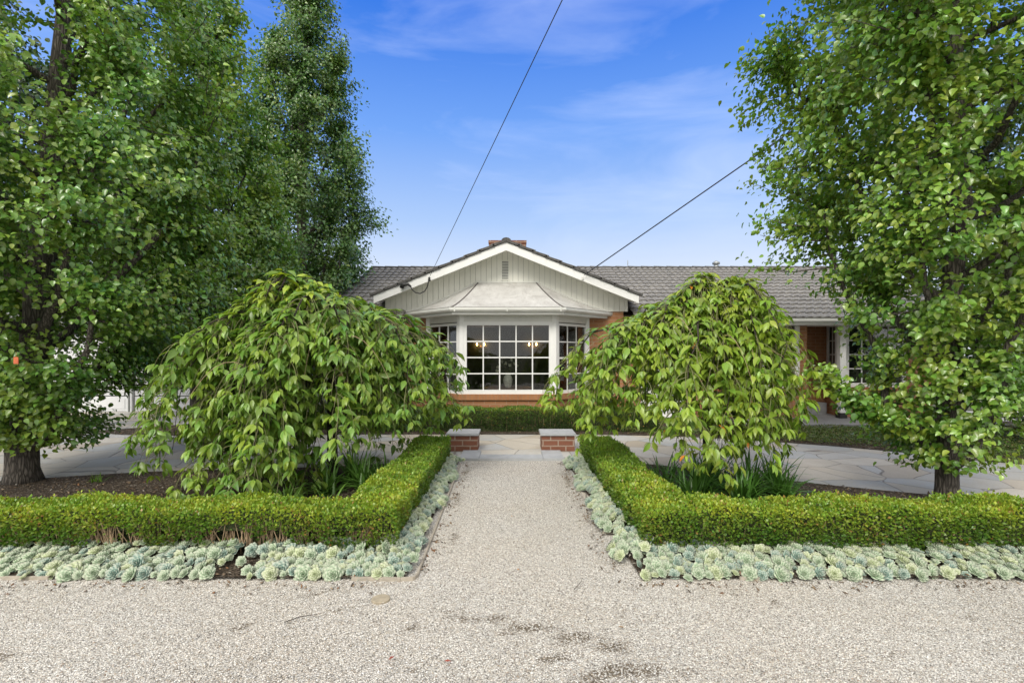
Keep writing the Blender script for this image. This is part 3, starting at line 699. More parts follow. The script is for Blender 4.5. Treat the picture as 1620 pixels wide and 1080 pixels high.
rd = HB()
def ridge(P, Q, n):
    P, Q = Vector(P), Vector(Q)
    for i in range(n):
        a, c_ = P.lerp(Q, i / n), P.lerp(Q, (i + 1.04) / n); d = (Q - P).normalized(); sdv = d.cross(Vector((0, 0, 1))).normalized(); vs = []
        for C, rr in ((a, .115), (c_, .095)):
            for k in range(7):
                t = math.pi * k / 6; vs.append(C + sdv * (math.cos(t) * rr) + Vector((0, 0, math.sin(t) * rr * .75)))
        rd.add(vs, [(k, k + 1, k + 8, k + 7) for k in range(6)] + [tuple(range(7)), tuple(range(13, 6, -1))])
ridge((-4.45, RY, RZ), (10.65, RY, RZ), 37); rd.build('ridge_capping', M['verge'], house); rd = HB(); ridge((GC, FY - .03, 4.13), (GC, 15.6, 4.13), 10)
rd.build('ridge_capping', M['verge'], house)
for s in (-1, 1):
    n = ng; vg = HB()
    for i in range(n):
        xa, xb = GC + s * (3.06 - 3.06 * i / n), GC + s * (3.06 - 3.06 * (i + 1.12) / n)
        if (xb - GC) * s < 0: xb = GC
        vg.beam((xa, FY + .0, gz(xa, 4.15) + .012), (xb, FY + .0, gz(xb, 4.15) - .006), .075, .05, (0, 0, 1))
    vg.build('verge_tiles', M['verge'], house)
vg = HB()
for i in range(nv):
    ya, yb = 11.34 + (RY - 11.34) * i / nv, 11.34 + (RY - 11.34) * (i + 1.1) / nv
    vg.beam((-4.42, ya, roofz(ya) + .02), (-4.42, yb, roofz(yb) + .005), .10, .07)
vg.build('verge_tiles', M['verge'], house)
# wing fascia, soffit and gutters
for xa, xb in ((-4.4, -3.1), (2.74, 10.6)):
    f = HB(); f.box(xa, xb, 11.42, 11.445, 2.26, 2.42); f.box(xa, xb, 11.445, 12.3 if xb > 3 else 12.0, 2.27, 2.285); f.build('fascia', M['gutter_white'], house)
    f = HB(); f.yprism([(0, 0), (.01, 0), (0, .01)], 15, 15.001); f = HB()
    pg = [(0, 0), (-.07, -.0), (-.10, .03), (-.10, .085), (-.112, .095), (-.09, .095), (-.085, .03), (-.01, .02)]
    vs = [(xx, 11.418 + a, 2.315 + h) for xx in (xa, xb) for a, h in pg]; k = len(pg)
    f.add(vs, [(i, (i + 1) % k, (i + 1) % k + k, i + k) for i in range(k)] + [tuple(range(k)), tuple(range(2 * k - 1, k - 1, -1))]); f.build('gutter', M['gutter_white'], house)
# chimney, flue and mast
ch = HB(); ch.box(-.66, .40, 14.6, 15.3, 3.4, 4.80); ch.box(-.68, .42, 14.58, 15.32, 4.80, 4.88)
ch.build('chimney', M['redbrick'], house)
fl = HB(); fl.lathe([(.06, 4.1), (.06, 4.50), (.10, 4.52), (.10, 4.56), (.07, 4.57), (.07, 4.60), (.12, 4.62), (.12, 4.68), (.04, 4.73), (0, 4.74)], (6.82, 16.9, -.02)); fl.build('flue', M['galv'], house, smooth=True)
fl = HB(); fl.tube([(3.8, 16.6, 4.0), (3.8, 16.6, 4.68)], .012, 6); fl.build('aerial_mast', M['galv'], house)
fl = HB(); fl.tube([(7.05, 16.9, 4.0), (7.05, 16.9, 4.47), (7.12, 16.9, 4.47)], .01, 6); fl.tube([(7.2, 16.9, 4.0), (7.2, 16.9, 4.44)], .012, 6); fl.build('vent_pipe', M['galv'], house)
# right window, its sill, door glimpsed behind the cherry, porch
ws = m_brick('window_sill_brick', ((0.34, 0.105, 0.04), (0.28, 0.08, 0.03), (0.38, 0.14, 0.06)), (0.33, 0.2, 0.12), bw=0.086, bh=0.3, ms=0.008)
b = HB(); b.box(4.70, 6.95, WY - .05, WY + .1, .72, .80); b.box(7.97, 9.7, 12.25, 12.4, .72, .80); b.build('brick_sill', ws, house)
window(house, (4.75, WY + .02), (6.84, WY + .02), .80, 2.40, 5, 4, fr=.11, mun=.026)
window(house, (8.13, 12.32), (9.6, 12.32), .80, 2.36, 4, 4, fr=.08, mun=.026)
window(house, (8.07, 12.98), (7.96, 12.42), .80, 2.36, 2, 4, fr=.08, mun=.024)
p = HB(); p.box(7.93, 8.13, 12.29, 12.42, .80, 2.36); p.build('corner_post', M['white'], house)
p = HB(); p.box(7.70, 7.84, 11.86, 12.0, .22, 2.28); po = p.build('porch_post', M['white'], house, bevel=.006)
p = HB(); p.box(7.685, 7.855, 11.845, 12.015, .10, .22); pf = p.build('post_base', M['black'], None); pf.parent = po
d = HB(); d.box(3.05, 4.05, WY - .035, WY - .004, .1, 2.22); d.box(3.1, 3.14, WY - .05, WY - .035, .1, 2.18); d.box(3.96, 4.0, WY - .05, WY - .035, .1, 2.18)
for k in range(5): d.box(3.14, 3.96, WY - .05, WY - .035, .1 + k * .52, .14 + k * .52)
do = d.build('door', M['white'], house)
d = HB(); d.lathe([(0, 0), (.025, .0), (.03, .03), (.02, .05), (0, .055)], (0, 0, 0), 12); dh = d.build('handle', M['brass'], None); dh.parent = do; dh.location = (3.2, WY - .05, 1.05); dh.rotation_euler = (R(90), 0, 0)
d = HB(); d.box(5.0, 10.6, 10.8, 12.0, -.02, .095); d.box(7.0, 8.06, 12.0, 13.0, -.02, .095); d.build('porch_floor', M['porchstone'], house)
d = HB(); d.box(7.0, 7.9, 12.7, 13.0, .095, .38); d.build('door_step', M['porchstone'], house)
# interior room behind the bay
rm = HB(); rm.box(-2.75, 2.5, 16.2, 16.3, .2, 2.6); rm.box(-2.75, -2.65, GY + .22, 16.2, .2, 2.6); rm.box(2.4, 2.5, GY + .22, 16.2, .2, 2.6); rm.build('room_wall', M['room'], house)
rm = HB(); rm.box(-2.6, 2.4, GY + .0, 16.2, .13, .2); rm.prism(bay_ring(-.2, GY - .003), .1, .5); rm.build('room_floor', M['floor'], house)
rm = HB(); rm.box(-2.65, 2.4, GY + .22, 16.2, 2.46, 2.52); rm.prism(bay_ring(-.12, GY - .003), 2.445, 2.50); rm.build('room_ceiling', M['ceiling'], house)
rm = HB(); rm.box(2.62, 10.0, 13.6, 13.7, .1, 2.45); rm.box(2.62, 2.7, 12.22, 13.6, .1, 2.45); rm.build('inner_wall', M['room'], house)
rm = HB(); rm.box(-4.1, 10.0, WY + .22, 20, 2.52, 2.56) if False else rm.box(2.6, 10.0, 12.22, 16, 2.52, 2.56); rm.build('inner_ceiling', M['ceiling'], house)
def curtain(P, Q, z0, z1, n):
    m = HB(); P, Q = Vector((*P, 0)), Vector((*Q, 0)); u = (Q - P); nn = Vector((u.y, -u.x, 0)).normalized(); vs = []; N = n * 8
    for k in range(N + 1):
        q = P + u * (k / N) + nn * (.02 * math.sin(k / 8 * 2 * math.pi))
        vs += [q + Vector((0, 0, z0)), q + Vector((0, 0, z1))]
    m.add(vs, [(2 * k, 2 * k + 2, 2 * k + 3, 2 * k + 1) for k in range(N)]); o = m.build('curtain', M['curtain'], house, smooth=True)
    md = o.modifiers.new('thick', 'SOLIDIFY'); md.thickness = .004
curtain((-1.90, 11.96), (-1.62, 11.68), .8, 2.28, 5); curtain((1.42, 11.68), (1.70, 11.96), .8, 2.28, 5)
curtain((6.42, 12.2), (6.72, 12.2), .82, 2.38, 4); curtain((4.85, 12.2), (5.15, 12.2), .82, 2.38, 4); curtain((8.15, 12.92), (8.09, 12.5), .82, 2.34, 4)
# things in the room
def sconce(x, lab):
    t = tag(empty('wall_sconce', (x, 16.2, 1.84)), lab, 'wall light', 'lit sconces on the back wall of the room')
    m = MB(); m.lathe([(0, 0), (.05, 0), (.04, .02), (0, .03)], (0, 0, 0), 12); m.v = [(a, -c_ - .0, b_) for a, b_, c_ in m.v]
    for s in (-1, 1): m.tube([(0, -.03, 0), (s * .06, -.07, -.05), (s * .11, -.09, -.02), (s * .115, -.09, .03)], .008, 6)
    m.build('bracket', M['brass'], t)
    for s in (-1, 1):
        q = MB(); q.lathe([(.012, 0), (.02, .03), (.016, .06), (0, .085)], (s * .115, -.09, .035), 10); q.build('bulb', M['bulb'], t, smooth=True)
    L_ = bpy.data.lights.new('sconce_glow', 'POINT'); L_.energy = .7; L_.color = (1, .62, .28); L_.shadow_soft_size = .05
    lo = bpy.data.objects.new('sconce_glow', L_); COL.objects.link(lo); lo.parent = t; lo.location = (0, -.16, .06)
sconce(-1.0, 'left lit brass two candle wall light seen through the bay window'); sconce(.66, 'right lit brass two candle wall light seen through the bay window')
t = tag(empty('dining_table', (-.1, 12.6, .2)), 'dark wooden table just inside the bay window', 'table')
m = MB(); m.lathe([(0, .54), (.62, .54), (.64, .56), (.62, .58), (0, .58)], (0, 0, 0), 32); m.build('tabletop', M['wood'], t)
for a in (.8, 2.4, 3.9, 5.5):
    m = MB(); m.tube([(math.cos(a) * .5, math.sin(a) * .45, 0), (math.cos(a) * .46, math.sin(a) * .42, .54)], [.022, .032], 8); m.build('leg', M['wood'], t)
vz = MB(); vz.lathe([(0, 0), (.06, 0), (.085, .04), (.11, .14), (.115, .2), (.09, .28), (.055, .32), (.06, .35), (.05, .35), (.045, .31), (0, .3)], (0, 0, 0), 24)
vo = tag(vz.build('vase', M['vase'], None, smooth=True), 'round white ceramic vase standing behind the bay window', 'vase'); vo.location = (-.10, 12.35, .78)
def bouquet():
    t = tag(empty('bouquet', (-.10, 12.35, 1.12)), 'dark leafy branches with white flowers in the vase', 'flowers')
    P, D = [], []
    m = MB()
    for k in range(15):
        a = rng.uniform(0, 6.28); r = rng.uniform(.1, .42); h = rng.uniform(.15, .42)
        e = Vector((math.cos(a) * r * 1.2, math.sin(a) * r * .7, h)); m.tube([(0, 0, -.08), (e.x * .4, e.y * .4, h * .6), e], .004, 4)
        for j in range(12):
            f = rng.uniform(.35, 1); P.append((e.x * f + rng.normal() * .03, e.y * f + rng.normal() * .03, h * f + rng.normal() * .03)); D.append(rnd_unit(1)[0])
    m.build('stems', M['cherrytwig'], t)
    n = len(P); leaf_mesh('leaves', np.array(P), np.array(D), rnd_unit(n), rng.uniform(.06, .1, n), T_cherry(), leaf_cols(n, (.03, .05, .02)), M['leaf_cherry'], t)
    for (x, z) in ((-.26, .08), (-.24, .17), (-.05, .26), (.05, .22), (.09, .34), (.16, .25), (-.14, .3), (.22, .2)):
        n = 14; a = rng.uniform(0, 6.28, n); D = np.stack([np.cos(a), -np.abs(rng.normal(size=n)) * .6, np.sin(a)], 1)
        fo = leaf_mesh('flower', np.zeros((n, 3)) + (x, -.15, z), D, rnd_unit(n), .045, T_pear(), np.tile((.75, .74, .70), (n, 1)), M['leaf_cherry'], t)
bouquet()
def chair(x, y, rz, lab):
    t = tag(empty('dining_chair', (x, y, .2), rz), lab, 'chair', 'dining chairs inside the bay window')
    m = MB(); m.box(-.24, .24, -.22, .24, .42, .48); m.build('seat', M['curtain'], t, bevel=.015)
    m = MB(); m.tube([(-.22, .23, .45), (-.23, .27, .72), (-.17, .30, .86), (0, .31, .92), (.17, .30, .86), (.23, .27, .72), (.22, .23, .45)], .022, 8); m.build('back_frame', M['wood'], t, smooth=True)
    m = MB(); m.box(-.17, .17, .262, .29, .52, .84); m.build('backrest', M['curtain'], t, bevel=.012)
    for a, b_ in ((-.2, -.18), (.2, -.18), (-.2, .2), (.2, .2)):
        m = MB(); m.tube([(a, b_, 0), (a * .97, b_ * .97, .42)], [.015, .024], 8); m.build('leg', M['wood'], t)
chair(-.95, 12.15, R(100), 'padded wooden chair at the lower left corner of the bay window'); chair(.78, 12.15, R(-120), 'padded wooden chair at the lower right corner of the bay window')
m = MB(); m.box(-.34, .34, -.02, .0, -.25, .25); m.box(-.28, .28, -.03, -.02, -.19, .19)
po = tag(m.build('picture', M['canvas'], None), 'dark framed picture on the room wall between the two lights', 'picture'); po.location = (-.17, 16.2, 1.75)

# ------------------------------------------------------------------ overhead cables
POLE = Vector((6.4, -12, 5.0))
def cable(P, Q, sag, r, n=40):
    m = MB(); P, Q = Vector(P), Vector(Q); pts = []
    for i in range(n + 1):
        t = (i / n) ** 0.8; p = P.lerp(Q, t); p.z -= sag * 4 * t * (1 - t); pts.append(p)
    m.tube(pts, r, 6); return m
m = cable((-1.83, 11.28, 3.34), (6.05, -12, 8.3), 0.0, .005)
tag(m.build('power_cable', M['wire'], None, smooth=True), 'thin overhead cable rising steeply from the left side of the gable', 'cable')
m = cable((1.62, 11.3, 3.37), (11.6, .9, 9.7), 0.0, .012)
tag(m.build('phone_cable', M['wire'], None, smooth=True), 'thick black overhead cable running to the right side of the gable', 'cable')
br = tag(empty('service_connection', (-2.42, 11.34, 3.10)), 'black cable bracket with drooping loop on the left barge board', 'cable bracket')
m = MB(); m.tube([(-.04, -.04, -.02), (-.03, -.06, .04), (.03, -.06, .055), (.11, -.07, .05), (.17, -.07, .0)], [.05, .055, .045, .03, .02], 10); m.build('boot', M['black'], br, smooth=True)
m = MB(); m.tube([(.15, -.06, .02), (.2, -.06, -.07), (.27, -.06, -.13), (.37, -.06, -.15), (.47, -.06, -.10), (.53, -.06, .0), (.56, -.06, .12), (.575, -.06, .22)], .013, 8); m.build('cable_loop', M['black'], br, smooth=True)
m = MB(); m.lathe([(0, 0), (.02, .0), (.035, .03), (.02, .05), (.032, .07), (.015, .10), (0, .1)], (.575, -.06, .12), 10); m.build('insulator', M['black'], br)
m = MB(); m.lathe([(0, 0), (.02, .0), (.03, .02), (.02, .04), (.03, .06), (0, .08)], (0, 0, 0), 10); m.tube([(0, 0, .02), (.03, -.02, -.04), (.06, -.01, -.01)], .006, 6)
o = tag(m.build('insulator', M['gutter_white'], None), 'small white insulator on the right barge board where the cable ends', 'insulator'); o.location = (1.58, 11.32, 3.26)

# ------------------------------------------------------------------ garage
ga = tag(empty('garage', (-11, 14, 0)), 'white garage with panelled doors beyond the left driveway', 'garage')
m = MB(); m.box(-3.4, -2.3, 0, 6, 0, 2.7); m.box(.0 + .33, .47, -.0, .3, 0, 2.2); m.box(2.95, 3.3, 0, 6, 0, 2.7); m.box(-2.3, 2.95, 0, .3, 2.2, 2.7); m.box(-2.3, 2.95, 5.8, 6, 0, 2.7); m.build('wall', M['garage'], ga)
m = MB(); m.box(-3.6, 3.5, -.3, 6.2, 2.7, 2.9); m.build('roof', M['galv'], ga)
for x0, x1 in ((-2.28, .31), (.49, 2.93)):
    d = MB(); n = 5
    for k in range(n):
        z0, z1 = .01 + k * .436, .436 * (k + 1) - .012
        d.box(x0, x1, .08, .12, z0, z1); d.box(x0 + .08, x1 - .08, .068, .08, z0 + .07, z1 - .07)
    do = d.build('garage_door', M['garage'], ga, bevel=.005)
m = MB(); m.box(.385, .415, -.02, .0, 0, 2.2); m.build('downpipe', M['slot'], ga)

# ------------------------------------------------------------------ brick piers, threshold, timber edging
def pier(x0, x1, lab):
    t = tag(empty('brick_pier', ((x0 + x1) / 2, 8.55, 0)), lab, 'brick pier', 'low brick piers either side of the path'); w = (x1 - x0) / 2
    m = MB(); m.box(-w, w, -.24, .24, 0, .262); m.build('brick_base', M['redbrick'], t, bevel=.004)
    m = MB(); m.box(-w - .025, w + .02, -.27, .27, .262, .298); m.build('cap_stone', M['bluestone'], t, bevel=.004)
pier(-1.06, -.565, 'low red brick pier with bluestone cap on the left side of the path')
pier(.49, 1.03, 'low red brick pier with bluestone cap on the right side of the path')
th = tag(empty('threshold', (0, 7.95, 0)), 'bluestone threshold slabs where the gravel path meets the paving', 'step')
for x0, x1, y0, y1 in ((-.80, -.50, -.33, .33), (-.495, .47, -.33, -.02), (.475, .79, -.33, .33)):
    m = MB(); m.box(x0, x1, y0, y1, -.02, .032); m.build('slab', M['bluestone'], th, bevel=.004)
def edging(pts, lab):
    m = MB()
    for a, b_ in zip(pts[:-1], pts[1:]): m.beam((*a, .004), (*b_, .004), .018, .03)
    tag(m.build('timber_edging', M['timber'], None, bevel=.003), lab, 'garden edging')
edging([(-1.14, 3.60), (-.79, 3.585), (-.70, 3.60), (-.685, 3.66), (-.70, 4.6), (-.715, 5.4), (-.73, 6.4), (-.745, 7.3)], 'thin weathered timber edging bent round the left bed corner and up the path')
edging([(-4.6, 3.62), (-3.3, 3.605)], 'short straight timber edging at the far left of the gravel')
edging([(1.62, 3.60), (1.78, 3.595)], 'tiny piece of timber edging before the right succulents')

# ------------------------------------------------------------------ hedges
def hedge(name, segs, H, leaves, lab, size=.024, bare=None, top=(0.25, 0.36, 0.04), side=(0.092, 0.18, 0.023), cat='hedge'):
    """segs: boxes x0,x1,y0,y1 ; leaves skin the outer faces"""
    root = tag(empty(name, (0, 0, 0)), lab, cat)
    P, D, Nn, C = [], [], [], []
    areas = []
    for (x0, x1, y0, y1) in segs:
        fs = [('t', x0, x1, y0, y1), ('f', x0, x1, y0, None), ('b', x0, x1, y1, None), ('l', y0, y1, x0, None), ('r', y0, y1, x1, None)]
        for f in fs: areas.append((f, (f[2] - f[1]) * ((f[4] - f[3]) if f[0] == 't' else H)))
    tot = sum(a for _, a in areas); out = []
    for f, a in areas:
        n = int(leaves * a / tot)
        if n == 0: continue
        dep = np.abs(rng.normal(size=n)) * .018 - .012
        if f[0] == 't':
            x = rng.uniform(f[1], f[2], n); y = rng.uniform(f[3], f[4], n); z = H - dep; nn = np.tile((0., 0., 1.), (n, 1)); col = np.array(top)
        else:
            u = rng.uniform(f[1], f[2], n); z = H * (1 - rng.random(n) ** 1.15 * .97)
            s = {'f': -1, 'b': 1, 'l': -1, 'r': 1}[f[0]]; w = f[3] - s * dep
            bulge = .02 * np.sin(u * 9) * np.sin(z * 11 + u * 4) - .05 * np.clip(1 - z / (H * .5), 0, 1)
            w = w + s * bulge
            x, y = (u, w) if f[0] in 'fb' else (w, u); nn = np.tile((0., s, 0.) if f[0] in 'fb' else (float(s), 0., 0.), (n, 1)); col = None
        p = np.stack([x, y, z], 1)
        if f[0] == 't': sp = rng.random(n) < .10; p[sp, 2] += rng.random(sp.sum()) * .032
        lump = .024 * np.sin(x * 5.1 + y * 3) + .012 * np.sin(x * 13 + 1.3) * np.sin(y * 17) + .01 * np.sin(x * 31) * np.sin(y * 29)
        p[:, 2] += lump * np.clip(z / H, 0, 1)
        # inside other segments? drop
        for (a0, a1, b0, b1) in segs:
            ins = (p[:, 0] > a0 + .05) & (p[:, 0] < a1 - .05) & (p[:, 1] > b0 + .05) & (p[:, 1] < b1 - .05) & (p[:, 2] < H - .06)
            p[ins, 2] = -9
        k = p[:, 2] > .012
        if bare is not None and f[0] == 'f':
            for (bx, bw, bz) in bare:
                q = ((p[:, 0] - bx) / bw) ** 2 + (p[:, 2] / bz) ** 2; k &= ~((q < 1) & (rng.random(n) < .93))
        p, nn, z = p[k], nn[k], z[k]; n = len(p)
        d = nn * .7 + rnd_unit(n) * .75 + np.array((0, 0, .45)); m_ = nn * .6 + rnd_unit(n) * .8 + np.array((0, 0, .5))
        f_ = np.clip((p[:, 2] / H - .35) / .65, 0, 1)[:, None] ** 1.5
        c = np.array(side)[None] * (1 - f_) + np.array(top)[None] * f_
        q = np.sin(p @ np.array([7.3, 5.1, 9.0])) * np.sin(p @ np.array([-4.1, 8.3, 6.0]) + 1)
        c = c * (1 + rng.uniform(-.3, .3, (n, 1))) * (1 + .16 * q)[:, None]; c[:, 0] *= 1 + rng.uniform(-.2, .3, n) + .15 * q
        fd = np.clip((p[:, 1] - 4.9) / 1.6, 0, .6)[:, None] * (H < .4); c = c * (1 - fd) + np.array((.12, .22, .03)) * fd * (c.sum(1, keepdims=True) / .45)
        dry = rng.random(n) < .02 + .10 * (q > .82); c[dry] = np.array((.33, .20, .06)) * rng.uniform(.7, 1.2, (dry.sum(), 1))
        P.append(p); D.append(d); Nn.append(m_); C.append(np.clip(c, 0, 1))
    P, D, Nn, C = map(np.concatenate, (P, D, Nn, C)); n = len(P)
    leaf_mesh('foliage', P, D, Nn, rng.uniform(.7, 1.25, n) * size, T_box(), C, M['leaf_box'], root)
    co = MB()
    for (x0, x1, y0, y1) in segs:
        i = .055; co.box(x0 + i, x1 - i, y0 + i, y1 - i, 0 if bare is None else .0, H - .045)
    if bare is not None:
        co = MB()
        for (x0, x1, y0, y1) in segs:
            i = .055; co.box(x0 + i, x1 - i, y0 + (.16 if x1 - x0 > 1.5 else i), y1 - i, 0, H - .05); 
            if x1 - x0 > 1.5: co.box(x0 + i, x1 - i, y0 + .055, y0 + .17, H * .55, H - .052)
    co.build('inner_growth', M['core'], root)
    tw = MB()
    for (x0, x1, y0, y1) in segs:
        cnt = int((x1 - x0) * (60 if bare is not None else 12)) if x1 - x0 > 1.2 else 6
        for k in range(cnt):
            x = rng.uniform(x0 + .05, x1 - .05); y = y0 + rng.uniform(.03, .13) if (bare is not None or k % 2) else y0 + .05
            a, b_ = rng.normal() * .05, rng.normal() * .03
            tw.tube([(x, y + .03, 0), (x + a * .5, y, H * .35), (x + a, y + b_, H * .8)], [.005, .004, .0025], 4, False)
            if bare is not None: tw.tube([(x + a * .4, y, H * .25), (x - a * .6, y - .02, H * .75)], [.0035, .002], 4, False)
    tw.build('stems', M['twig'], root)
    return root
HH = .37
BARE = [(-3.1, .26, .25), (-2.55, .12, .15), (-2.2, .24, .27), (-1.85, .16, .22), (-1.55, .08, .14), (-3.7, .18, .14), (-1.2, .08, .1), (-4.3, .2, .16)]
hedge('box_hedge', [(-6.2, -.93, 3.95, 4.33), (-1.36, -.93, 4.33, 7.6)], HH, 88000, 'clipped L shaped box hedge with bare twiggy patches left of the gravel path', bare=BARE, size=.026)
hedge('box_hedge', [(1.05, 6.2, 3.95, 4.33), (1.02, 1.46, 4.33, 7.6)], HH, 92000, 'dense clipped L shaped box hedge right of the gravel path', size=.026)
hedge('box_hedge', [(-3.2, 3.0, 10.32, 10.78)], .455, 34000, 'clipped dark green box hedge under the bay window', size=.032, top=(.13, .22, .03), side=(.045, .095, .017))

# ------------------------------------------------------------------ succulents
def rosette_geom(seed, npet=26):
    r = np.random.default_rng(seed); V, F, C = [], [], []; k = 0
    for i in range(npet):
        t = i / (npet - 1); a = i * 2.39996 + r.normal() * .06; inc = R(78 - 72 * t ** .62) + r.normal() * .05
        Lp = (.25 + .75 * t ** .8); w = Lp * .37 + .05
        d = np.array([math.cos(a) * math.cos(inc), math.sin(a) * math.cos(inc), math.sin(inc)]); s = np.array([-math.sin(a), math.cos(a), 0]); n = np.cross(d, s); n = n if n[2] > 0 else -n
        b0 = np.array([math.cos(a), math.sin(a), 0]) * .04 + np.array([0, 0, .16 * (1 - t)])
        pts = [(0, 0, -.0), (-w * .55, .35, .02), (w * .55, .35, .02), (-w, .72, .06), (w, .72, .06), (-w * .45, .93, .07), (w * .45, .93, .07), (0, 1.04, .12), (0, .6, -.03), (0, .5, -.14)]
        P = [b0 + s * x + d * (y * Lp) + n * (z * Lp) for x, y, z in pts]; V += P
        F += [(k + 0, k + 2, k + 8), (k + 0, k + 8, k + 1), (k + 1, k + 8, k + 3), (k + 2, k + 4, k + 8), (k + 3, k + 8, k + 5), (k + 4, k + 6, k + 8), (k + 5, k + 8, k + 7), (k + 6, k + 7, k + 8),
              (k + 1, k + 3, k + 9), (k + 3, k + 5, k + 9), (k + 5, k + 7, k + 9), (k + 7, k + 6, k + 9), (k + 6, k + 4, k + 9), (k + 4, k + 2, k + 9)]
        tip = r.uniform(.9, 1.15)
        C += [t, t, t, t, t, 2 * tip, 2 * tip, 2.6 * tip, t, t]; k += 10
    return np.array(V), np.array(F), np.array(C)
kinds = [((.42, .56, .36), 'pale'), ((.26, .41, .34), 'blue'), ((.56, .65, .36), 'cream')]
def ros_cols(C, base):
    base = np.array(base); e = np.clip((C - 1.2) / 1.4, 0, 1)[:, None]; t = np.clip(C, 0, 1)[:, None]
    c = base * (.66 + .34 * t); return np.clip(c * (1 - e) + np.array((.62, .62, .50)) * e, 0, 1)
ROS = {}
for ki, (bc, kn) in enumerate(kinds):
    for vi in range(4):
        V, F, C = rosette_geom(10 * ki + vi, 28 + 3 * vi); V = V * (1, 1, .78); ROS[(ki, vi)] = (V, F, ros_cols(C, bc))
ROSM = {}
def spots(x0, x1, y0, y1, d, wall):
    """jittered packing in a strip; wall(x,y) gives heap height"""
    out = []
    ny = max(1, int((y1 - y0) / d)); nx = int((x1 - x0) / d)
    for j in range(ny + 1):
        for i in range(nx + 1):
            x = x0 + (i + .5 * (j % 2)) * d + rng.normal() * d * .17; y = y0 + j * (y1 - y0) / max(ny, 1) + rng.normal() * d * .17
            if x0 - .03 <= x <= x1 + .03: out.append((x, y))
    return out
front = []
front += [(x, y, 0) for x, y in spots(-4.3, -.75, 3.615, 4.0, .076, None) if not (-2.14 < x < -1.92) or rng.random() < .25]
front += [(x, y, 1) for x, y in spots(.94, 4.3, 3.615, 4.0, .075, None) if not (3.12 < x < 3.22)]
# trim the bed corners to the shape in the photo
front = [(x, y, s) for x, y, s in front if not (s == 0 and x > -.86 and y > 3.9)]
rng.shuffle(front)
front = [(float(a), float(b_), int(c_)) for a, b_, c_ in front]
front.sort(key=lambda q: q[1] + .15 * abs(q[0]))
indiv, rest = front[:300], front[300:]
G = ['rosette succulents before the left hedge', 'rosette succulents before the right hedge']
LAB = {(0, 0): 'pale green rosette succulent with cream tips in the strip before the left front hedge', (1, 0): 'blue grey rosette succulent in the strip before the left front hedge', (2, 0): 'creamy yellow green rosette succulent in the strip before the left front hedge',
       (0, 1): 'pale green rosette succulent with cream tips in the strip before the right front hedge', (1, 1): 'blue grey rosette succulent in the strip before the right front hedge', (2, 1): 'creamy yellow green rosette succulent in the strip before the right front hedge'}
def ros_place(x, y, base_y, toward):
    t = np.clip((y - base_y) / .32, 0, 1); z = .026 + .070 * t + rng.uniform(-.010, .014); s = (.030 + .036 * rng.random() ** 1.3) * (1.25 if rng.random() < .2 else 1)
    return z, s
for x, y, sd_ in indiv:
    t = (y - 3.68) / .32; ki = int(rng.choice(3, p=[.55, .25, .20] if t < .6 else [.42, .5, .08])); vi = int(rng.integers(4))
    z, s = ros_place(x, y, 3.68, None)
    if (ki, vi) not in ROSM: ROSM[(ki, vi)] = np_mesh('rosette_succulent', *ROS[(ki, vi)][:2], ROS[(ki, vi)][2], True)
    o = link('rosette_succulent', ROSM[(ki, vi)], M['succ']); o.location = (x, y, z); o.scale = (s, s, s)
    o.rotation_euler = (R(rng.normal(24, 14)), R(rng.normal(0, 15)), rng.uniform(0, 6.28)); 
    o.rotation_mode = 'XYZ'
    e = (Matrix.Rotation(R(rng.normal(46, 13)), 4, 'X') @ Matrix.Rotation(R(rng.normal(0, 14)), 4, 'Y') @ Matrix.Rotation(rng.uniform(0, 6.28), 4, 'Z')).to_euler(); o.rotation_euler = e
    row = 'front row by the gravel' if y < 3.74 else ('middle row' if y < 3.86 else 'back row against the hedge')
    ax = abs(x); sec = 'near the path corner' if ax < 1.7 else ('midway along' if ax < 2.9 else 'towards the outer end of')
    side_ = ('left', 'right')[sd_]; cn = ['pale green', 'blue grey', 'creamy green'][ki]
    lab = f'{cn} rosette succulent, {row}, ' + (f'path corner of the {side_} bed' if ax < 1.7 else f'{sec} the {side_} bed'.replace('towards the outer end of the', 'outer end of the'))
    tag(o, lab, 'succulent', lab.replace('rosette succulent', 'rosette succulents'))
